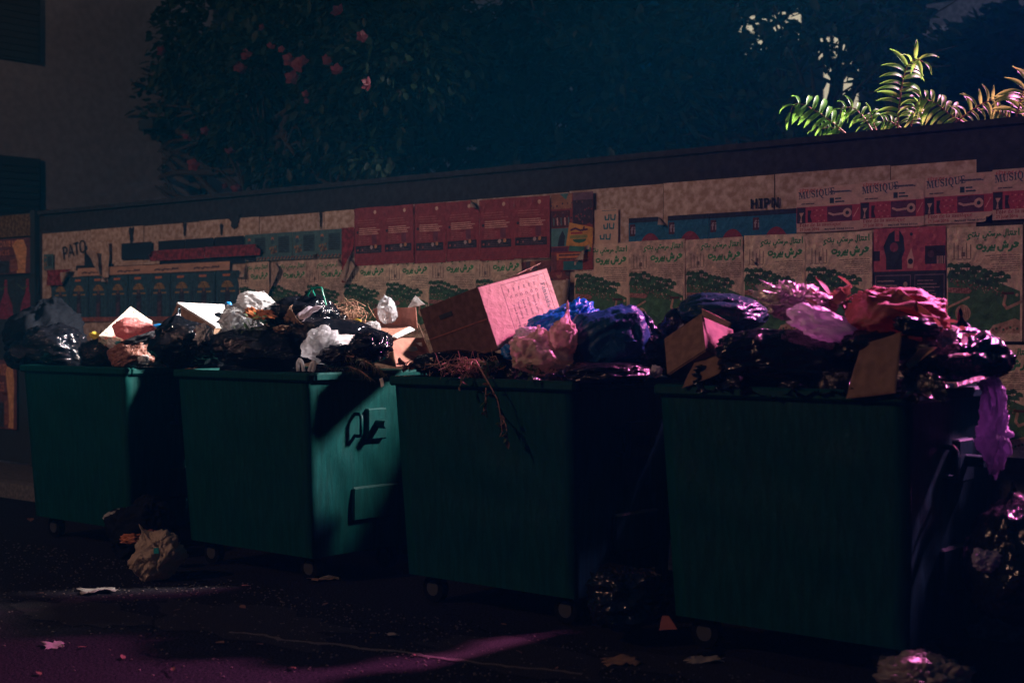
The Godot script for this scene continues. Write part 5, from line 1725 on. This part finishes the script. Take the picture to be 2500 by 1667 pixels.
func refuse_three() -> void:
	var t := carton("printed_carton", "large tilted brown carton printed with a word list", 1165, 701, -6.02, Vector3(-152, -51, -171), Vector3(174, 56, -171), 159, M.card)
	var s: Vector3 = t.get_meta("size")
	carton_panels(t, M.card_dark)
	# local x runs along the dark side, z to the lit side
	var pm := st()
	quad(pm, Vector3(-0.0025, -0.004, 0.004), Vector3(-0.0025, -0.004, s.z - 0.004), Vector3(-0.0025, -s.y + 0.002, s.z - 0.004), Vector3(-0.0025, -s.y + 0.002, 0.004))
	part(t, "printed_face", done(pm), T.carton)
	part(t, "tape", box_mesh(Vector3(-0.001, 0.0005, s.z * 0.46), Vector3(s.x, 0.0015, s.z * 0.54)), M.tape)
	part(t, "seam", box_mesh(Vector3(0.004, -s.y * 0.52, -0.003), Vector3(s.x - 0.004, -s.y * 0.5, -0.001)), M.card_red)
	part(t, "hand_hole", box_mesh(Vector3(s.x * 0.5, -s.y * 0.27, -0.004), Vector3(s.x * 0.72, -s.y * 0.2, -0.0015)), M.shutter)
	part(t, "torn_flap", sheet(Vector3(0.0, 0.004, s.z * 0.55), Vector3(0.02, 0.03, s.z), Vector3(0.2, 0.012, s.z * 0.95), Vector3(0.12, 0.006, s.z * 0.6), 270, 0.01, {"ragged": 0.15}), M.card_pink)
	bagp("plastic_bag", "bright blue plastic bag against the printed carton", "plastic bag", 1372, 800, -6.4, 180, 92, 0.34, M.blue_bag, 271, {"crump": 0.26, "roll": 0.4})
	bagp("plastic_bag", "blue bag corner poking out below the printed carton", "plastic bag", 1262, 862, -6.02, 60, 46, 0.12, M.blue_bag, 272, {"crump": 0.3})
	bagp("plastic_bag", "cream translucent bag of scraps beside the navy bag", "plastic bag", 1318, 868, -5.99, 128, 110, 0.3, M.cream_bag, 273, {"crump": 0.26, "knot": 0.02})
	bagp("bread_bag", "tied bread bag standing on the cream bag", "plastic bag", 1374, 830, -6.03, 62, 82, 0.14, M.cream_bag, 274, {"crump": 0.2, "knot": 0.09, "square": 0.6})
	bagp("plastic_bag", "whitish folded bag top beside the bread bag", "plastic bag", 1300, 822, -6.06, 74, 44, 0.16, M.white_bag, 275, {"crump": 0.3})
	leaf_heap("leaf_scraps", "green leafy waste pressed in the cream bag", Vector2(1320, 902), -5.9, Vector2(56, 18), 40, 0.04, M.leaf_green, 276)
	bagp("carrier_bag", "navy blue woven carrier bag bulging over the rim", "bag", 1482, 846, -6.3, 205, 165, 0.4, M.navy, 277, {"crump": 0.14, "square": 0.7, "freq": 0.8, "roll": 0.3})
	sheetp("bag_flap", "folded navy top edge of the carrier bag", "bag flap", [[1392, 788], [1522, 746], [1556, 838], [1420, 812]], [-6.3, -6.4, -6.22, -6.1], M.navy, 278, 0.03)
	bagp("plastic_bag", "crinkled pale blue plastic along the carrier bag side", "plastic bag", 1572, 815, -6.5, 66, 90, 0.2, M.teal_bag, 279, {"crump": 0.3, "roll": 0.5})
	bagp("refuse_sack", "small glossy black sack behind the navy carrier bag", "garbage bag", 1590, 870, -6.45, 84, 80, 0.26, M.black_fine, 280, {"crump": 0.34, "freq": 2.2})
	bagp("food_scraps", "pinkish scrap bursting from the small glossy sack", "food waste", 1602, 908, -6.34, 26, 30, 0.07, M.lilac_bag, 281, {"crump": 0.3})
	sheetp("card_scrap", "pale pink card edge behind the small glossy sack", "card", [[1585, 838], [1628, 858], [1622, 900], [1612, 905]], [-6.62, -6.62, -6.55, -6.55], M.card_pink, 282, 0.01)
	bagp("refuse_sack", "dull black sack filling the rim below the printed carton", "garbage bag", 1130, 892, -6.1, 230, 70, 0.34, M.black, 283, {"crump": 0.16})
	bagp("refuse_sack", "dull black sack under the navy carrier bag", "garbage bag", 1480, 915, -6.08, 200, 60, 0.34, M.black, 284, {"crump": 0.16})
	straw("dry_grass", "dark dry grass spilling at the foot of the printed carton", Vector2(1140, 894), -5.94, Vector2(70, 14), 110, 302)
	# drooping twigs over the front
	var tw := thing("leafy_twig", "reddish twig with withered leaves drooping down the container front", "branch", pz(1160, 890, -5.86))
	var g := RandomNumberGenerator.new()
	g.seed = 12
	var lm := leaf_mesh(0.05, 0.026)
	for q in [[[1140, 880], [1160, 878], [1190, 930], [1215, 975], [1222, 1010], [1226, 1055]], [[1188, 928], [1186, 965], [1187, 1010]], [[1152, 882], [1143, 905], [1132, 922], [1122, 945]], [[1222, 1010], [1236, 1040], [1240, 1075]]]:
		var pr := curve_tube(q, [-5.93, -5.87, -5.84, -5.84, -5.84, -5.84], 0.006, 0.0022)
		for k in pr[0].size():
			pr[0][k] -= tw.position
		part(tw, "stem", tube_mesh(pr[0], pr[1], 6), M.twig)
		for k in 9:
			var p: Vector3 = pr[0][5 + k % 9]
			var b := Basis.looking_at(Vector3(g.randfn(), g.randfn() + 1.2, g.randfn()).normalized(), Vector3(g.randfn(), 0.1, g.randfn()).normalized())
			part(tw, "leaf", lm, M.leaf_green if k % 3 == 1 else M.leaf_dry, p + Vector3(0, 0, 0.01), b * g.randf_range(0.5, 1.0))
	leaf_heap("leaf_scraps", "yellowing leaves behind the drooping twig", Vector2(1190, 890), -5.96, Vector2(26, 14), 22, 0.06, M.leaf_green, 285)

func refuse_four() -> void:
	var t := carton("torn_carton", "torn brown carton with open flaps at the rim", 1714, 762, -6.06, Vector3(-83, -62, -83), Vector3(84, -40, -54), 112, M.card)
	carton_panels(t, M.card, [], false)
	var o := t.position
	var inv := t.basis.inverse()
	var P := func(x: float, y: float, z: float) -> Vector3: return inv * (pz(x, y, z) - o)
	part(t, "lower_flap", sheet(P.call(1712, 850, -6.05), P.call(1798, 848, -6.05), P.call(1756, 912, -5.92), P.call(1664, 946, -5.86), 291, 0.01), M.card)
	part(t, "upper_flap", sheet(P.call(1714, 752, -6.06), P.call(1788, 788, -6.12), P.call(1782, 800, -6.1), P.call(1716, 772, -6.05), 292, 0.008), M.card_pink)
	bagp("refuse_sack", "dark teal shiny bag behind the torn carton", "garbage bag", 1762, 768, -6.8, 215, 92, 0.42, M.teal_bag, 293, {"crump": 0.14, "freq": 1.0, "roll": -0.12})
	bagp("foil_wrap", "crumpled pink shining wrapping foil on the heap", "foil", 1945, 745, -6.35, 150, 76, 0.26, M.foil, 294, {"crump": 0.5, "freq": 2.6, "roll": -0.25})
	sheetp("paper_curl", "brown curled wrapping paper above the pink foil", "paper", [[1858, 735], [1885, 702], [1918, 698], [1912, 730]], [-6.4, -6.45, -6.45, -6.35], M.kraft, 295, 0.04, {"ragged": 0.2, "bulge": 0.03})
	leaf_heap("leaf_scraps", "large dry orange leaves between foil and red bag", Vector2(2055, 725), -6.4, Vector2(58, 26), 26, 0.1, M.leaf_dry, 296)
	bagp("plastic_bag", "lilac white translucent bag with an open mouth", "plastic bag", 2015, 800, -6.05, 172, 78, 0.22, M.lilac_bag, 297, {"crump": 0.32, "roll": -0.4, "freq": 1.2})
	bagp("paper_bag", "big red paper bag lying on its side on the heap", "bag", 2190, 778, -6.34, 226, 130, 0.42, M.red_bag, 298, {"crump": 0.24, "freq": 1.1, "square": 0.7, "roll": -0.12})
	sheetp("paper_flap", "red paper flap folded over the big red bag", "paper", [[2090, 722], [2200, 704], [2290, 770], [2205, 752]], [-6.2, -6.22, -6.12, -6.06], M.red_bag, 299, 0.03, {"bulge": 0.04})
	bagp("refuse_sack", "small black lump standing in for the shaded mouth of the big red bag", "garbage bag", 2238, 800, -6.1, 100, 44, 0.14, M.black, 309, {"crump": 0.3, "roll": -0.15})  # black lump stands in for the shade inside the red bag
	bagp("refuse_sack", "added black sack shading the gap behind the torn carton", "garbage bag", 1720, 850, -6.85, 230, 190, 0.34, M.black, 308, {"crump": 0.18})  # added to stop lamp light coming through between the near containers
	bagp("refuse_sack", "large glossy black sack below the lilac bag", "garbage bag", 1925, 880, -6.04, 330, 140, 0.36, M.black_fine, 310, {"crump": 0.2, "roll": -0.1, "freq": 1.0})
	bagp("refuse_sack", "round glossy black sack against the torn carton flap", "garbage bag", 1795, 880, -5.99, 76, 80, 0.2, M.black_fine, 311, {"crump": 0.24})
	bagp("refuse_sack", "black sack between the red bag and the brown board", "garbage bag", 2120, 850, -6.2, 200, 100, 0.4, M.black, 312, {"crump": 0.18})
	sheetp("brown_board", "plain brown cardboard leaning out over the rim", "cardboard", [[2100, 842], [2202, 808], [2190, 962], [2066, 972]], [-5.98, -6.02, -5.86, -5.86], M.card, 313, 0.012)
	sheetp("brown_board", "curved brown board edge beside the leaning cardboard", "cardboard", [[2212, 890], [2245, 850], [2290, 846], [2222, 900]], [-6.0, -6.05, -6.1, -6.0], M.kraft, 314, 0.01, {"bulge": 0.03})
	bagp("refuse_sack", "bulging black sack over the end of the container under the red bag", "garbage bag", 2330, 880, -6.42, 230, 140, 0.44, M.black_fine, 315, {"crump": 0.2, "knot": 0.08, "freq": 1.1})
	bagp("refuse_sack", "black sack with lilac streaks hanging past the container end", "garbage bag", 2402, 880, -6.5, 100, 110, 0.3, M.black_fine, 316, {"crump": 0.26})
	sheetp("foil_scrap", "bright pink foil scrap on the bulging black sack", "foil", [[2285, 815], [2335, 808], [2330, 830], [2292, 842]], [-6.2, -6.2, -6.14, -6.14], M.foil, 317, 0.04, {"ragged": 0.3})
	sheetp("foil_scrap", "long bright pink foil scrap low on the container end", "foil", [[2340, 930], [2395, 915], [2410, 922], [2335, 942]], [-6.12, -6.2, -6.16, -6.1], M.foil, 318, 0.02, {"ragged": 0.2})
	sheetp("foil_scrap", "narrow pink foil strip above the long foil scrap", "foil", [[2318, 862], [2365, 858], [2366, 868], [2322, 868]], [-6.16, -6.16, -6.12, -6.12], M.foil, 319, 0.02, {"ragged": 0.2})
	leaf_heap("leaf_scraps", "pink lit leaves at the top of the bulging black sack", Vector2(2335, 805), -6.3, Vector2(40, 20), 16, 0.06, M.leaf_dry, 320)
	for q in [[1700, 1800, 930, 301, "loose black plastic hanging over the rim beside the torn carton"], [1810, 1930, 938, 303, "loose black plastic hanging over the rim below the big glossy sack"], [1940, 2070, 944, 304, "loose black plastic hanging over the rim beside the leaning cardboard"], [2200, 2300, 952, 305, "loose black plastic hanging over the container corner below the foil"]]:
		sheetp("plastic_sheet", q[4], "plastic sheet", [[q[0], q[2] - 46], [q[1], q[2] - 42], [q[1] + 6, q[2] + 12], [q[0] - 4, q[2] + 16]], [-5.98, -5.98, -5.86, -5.86], M.black_fine, q[3], 0.05, {"ragged": 0.2, "bulge": 0.04})
	bagp("plastic_bag", "thin purple plastic bag hanging from the container end", "plastic bag", 2424, 1065, -6.42, 66, 215, 0.16, M.purple_bag, 321, {"crump": 0.5, "freq": 1.9, "knot": 0.2, "square": 1.25})

func refuse_ground() -> void:
	bagp("plastic_bag", "crumpled cream bag lying on the road between the far containers", "plastic bag", 390, 1364, -5.5, 112, 112, 0.3, M.road_bag, 331, {"crump": 0.3, "freq": 1.5, "square": 0.95, "knot": 0.06, "roll": 0.5})
	var c := pz(378, 1344, -5.3)
	sheetp("label_sticker", "small teal sticker on the cream road bag", "sticker", [[374, 1338], [386, 1337], [387, 1351], [375, 1352]], [-5.335, -5.335, -5.335, -5.335], M.teal_plastic, 332, 0.003)
	bagp("refuse_sack", "grey dirty bag slumped between the two far containers", "garbage bag", 345, 1305, -5.95, 150, 150, 0.36, M.black_matte, 333, {"crump": 0.26})
	bagp("packet", "teal and white packet on top of the dirty grey bag", "packet", 285, 1262, -5.86, 60, 36, 0.12, M.grey_clear, 334, {"crump": 0.2, "roll": 0.4})
	bagp("paper_scrap", "orange paper on the side of the dirty grey bag", "paper", 322, 1318, -5.76, 46, 24, 0.08, M.orange, 335, {"crump": 0.4})
	bagp("plastic_scrap", "red plastic scrap behind the cream road bag", "plastic scrap", 368, 1314, -5.66, 42, 34, 0.1, M.red_bag, 336, {"crump": 0.4})
	bagp("refuse_sack", "black sack on the road between the two near containers", "garbage bag", 1530, 1470, -5.98, 180, 160, 0.4, M.black_fine, 337, {"crump": 0.24})
	sheetp("paper_scrap", "pink paper wedge at the wheel of the near container", "paper", [[1618, 1504], [1634, 1504], [1654, 1534], [1608, 1536]], [-5.85, -5.85, -5.76, -5.76], M.red_bag, 338, 0.01)
	bagp("refuse_sack", "pale bag toned down to grey-brown on the road in front of the container end", "garbage bag", 2262, 1668, -5.7, 180, 120, 0.34, M.dimmed_bag, 339, {"crump": 0.34, "freq": 1.8})
	bagp("refuse_sack", "big black sack standing on the road past the container end", "garbage bag", 2480, 1390, -6.3, 220, 330, 0.6, M.black, 340, {"crump": 0.14, "knot": 0.06})
	bagp("plastic_scrap", "lilac plastic scrap against the big standing black sack", "plastic scrap", 2412, 1372, -6.05, 66, 54, 0.12, M.purple_bag, 341, {"crump": 0.34})
	# grit and crumbs along the gutter
	var mm := MultiMesh.new()
	mm.transform_format = MultiMesh.TRANSFORM_3D
	var pebble := SphereMesh.new()
	pebble.radius = 0.006
	pebble.height = 0.008
	pebble.radial_segments = 6
	pebble.rings = 3
	mm.mesh = pebble
	mm.instance_count = 2600
	var gg := RandomNumberGenerator.new()
	gg.seed = 91
	for i in 2600:
		var z := -5.75 + absf(gg.randfn()) * 0.9
		mm.set_instance_transform(i, Transform3D(Basis(Vector3.UP, gg.randf() * TAU) * gg.randf_range(0.3, 1.4), Vector3(gg.randf_range(-11.5, -2.0), 0.003, z)))
	var grit := MultiMeshInstance3D.new()
	grit.name = "grit"
	grit.multimesh = mm
	grit.material_override = M.grit
	grit.set_meta("kind", "stuff")
	grit.set_meta("label", "fine grit and crumbs strewn along the gutter")
	grit.set_meta("category", "grit")
	add_child(grit)
	# litter on the road
	var g := RandomNumberGenerator.new()
	g.seed = 61
	for q in [[240, 1440, 80, 20, "paper", "crumpled pale paper lying flat on the road"], [130, 1573, 44, 12, "paper", "small pinkish paper scrap on the road by itself"], [720, 1632, 30, 14, "leaf", ""], [1518, 1613, 72, 18, "card", "flat brown card on the road"], [1361, 1632, 20, 10, "leaf", ""], [1223, 1523, 14, 6, "leaf", ""], [958, 1549, 22, 12, "paper", "tiny crumpled paper near the gutter seam"], [905, 1548, 26, 8, "leaf", ""], [590, 1430, 22, 16, "leaf", ""], [790, 1412, 44, 18, "card", "square brown card scrap by the container wheels"], [72, 1266, 30, 26, "leaf", ""], [30, 1141, 46, 14, "paper", "white paper sheet lying at the pavement kerb"], [1722, 1610, 52, 22, "paper", "greyish paper lying before the near container"], [105, 1448, 20, 8, "leaf", ""], [470, 1434, 18, 6, "leaf", ""], [585, 1479, 24, 8, "leaf", ""], [438, 1488, 14, 8, "leaf", ""], [800, 1472, 22, 10, "leaf", ""], [545, 1570, 30, 8, "leaf", ""], [640, 1574, 26, 8, "leaf", ""], [1390, 1625, 20, 10, "leaf", ""], [300, 1600, 26, 10, "leaf", ""], [420, 1630, 22, 9, "leaf", ""], [90, 1640, 26, 10, "leaf", ""], [190, 1580, 20, 8, "leaf", ""], [1260, 1588, 22, 8, "leaf", ""], [1010, 1600, 16, 8, "leaf", ""], [505, 1240, 14, 14, "leaf", ""]]:
		var p := py0(q[0], q[1], 0.012)
		var k := deep(p) / 3500.0
		var w: float = q[2] * k * 0.5
		var d: float = clampf(q[3] * k * 2.2, w * 0.5, w * 1.6)
		var b := Basis(Vector3.UP, g.randf() * TAU)
		if q[4] == "leaf":
			single("fallen_leaf", "dry curled leaf lying on the road", "leaf", leaf_mesh(w * 2.2, w * 1.2), M.fallen, p, b * Basis(Vector3(0, 0, 1), g.randf_range(-0.5, 0.5)), "fallen leaves scattered on the road")
		else:
			single("litter_" + q[4], q[5], "litter", sheet(Vector3(-w, 0.006, -d), Vector3(w, 0.004, -d), Vector3(w, 0.01, d), Vector3(-w, 0.004, d), int(q[0]), 0.02, {"n": 10, "ragged": 0.25, "thick": 0.002}), M.card if q[4] == "card" else M.paper, p, b)

func leaf_heap(called: String, label: String, c: Vector2, z: float, r: Vector2, n: int, size: float, m: Material, seed: int) -> void:
	var g := RandomNumberGenerator.new()
	g.seed = seed
	var o := pz(c.x, c.y, z)
	var t := thing(called, label, "leaves", o)
	var lm := leaf_mesh(size, size * 0.5)
	var k := deep(o) / 3500.0
	for i in n:
		var p := R * g.randfn() * r.x * k * 0.5 + Vector3.UP * g.randfn() * r.y * k * 0.5 + Vector3(0, 0, g.randfn() * 0.04)
		var b := Basis.looking_at(Vector3(g.randfn(), g.randfn() * 0.6, g.randfn()).normalized(), Vector3(g.randfn() * 0.6, 1, g.randfn() * 0.6).normalized())
		part(t, "leaf", lm, m, p, b * g.randf_range(0.6, 1.3))
func straw(called: String, label: String, c: Vector2, z: float, r: Vector2, n: int, seed: int) -> void:
	var g := RandomNumberGenerator.new()
	g.seed = seed
	var o := pz(c.x, c.y, z)
	var k := deep(o) / 3500.0
	var s := st()
	for i in n:
		var p := R * g.randfn() * r.x * k * 0.5 + Vector3.UP * g.randfn() * r.y * k * 0.5 + Vector3(0, 0, g.randfn() * 0.05)
		var d := Vector3(g.randfn(), g.randfn() * 0.7 + 0.3, g.randfn()).normalized() * g.randf_range(0.03, 0.09)
		var e := Vector3(g.randfn(), g.randfn(), g.randfn()) * 0.02
		var w := g.randf_range(0.0012, 0.003)
		tube(s, [p - d, p + e, p + d], [w, w, w * 0.5], 4, false)
	var node := single(called, label, "dry grass", done(s), M.straw, o)
	node.set_meta("kind", "stuff")
func conifer(called: String, label: String, pts: Array, z: float, seed: int) -> void:
	var g := RandomNumberGenerator.new()
	g.seed = seed
	var pr := curve_tube(pts, [z], 0.005, 0.002)
	var o: Vector3 = pr[0][0]
	var t := thing(called, label, "branch", o)
	var path := []
	for p in pr[0]:
		path.append(p - o)
	part(t, "stem", tube_mesh(path, pr[1], 6), M.twig)
	var s := st()
	for k in 150:
		var f := g.randf()
		var i := mini(int(f * 13.0), 12)
		var p: Vector3 = path[i].lerp(path[i + 1], f * 13.0 - i)
		var tan: Vector3 = (path[i + 1] - path[i]).normalized()
		var d := (tan * 1.2 + Vector3(g.randfn(), g.randfn() * 0.8, g.randfn())).normalized() * g.randf_range(0.03, 0.075) * (1.1 - 0.5 * f)
		tube(s, [p, p + d * 0.6 + Vector3(0, -0.004, 0), p + d + Vector3(0, -0.012, 0)], [0.0022, 0.0018, 0.0008], 4, false)
	var nd := part(t, "needles", done(s), M.conifer)
	nd.set_meta("kind", "stuff")

func _ready() -> void:
	M.steel = mat(lin(0.08, 0.085, 0.09), 0.5, {"metal": 0.6})
	set_camera_and_light()
	make_materials()
	make_prints()
	build_ground()
	build_road_marks()
	build_wall()
	build_background()
	build_posters()
	make_bin(-9.96, "green container under the singer posters, heaped with small bags")
	make_bin(-8.03, "green container holding the white box, its side lit by the lamp")
	make_bin(-5.96, "green container carrying the large printed carton")
	make_bin(-4.09, "green container under the big red bag and lilac bag")
	build_added_house()
	build_trees()
	build_shoots()
	build_refuse()
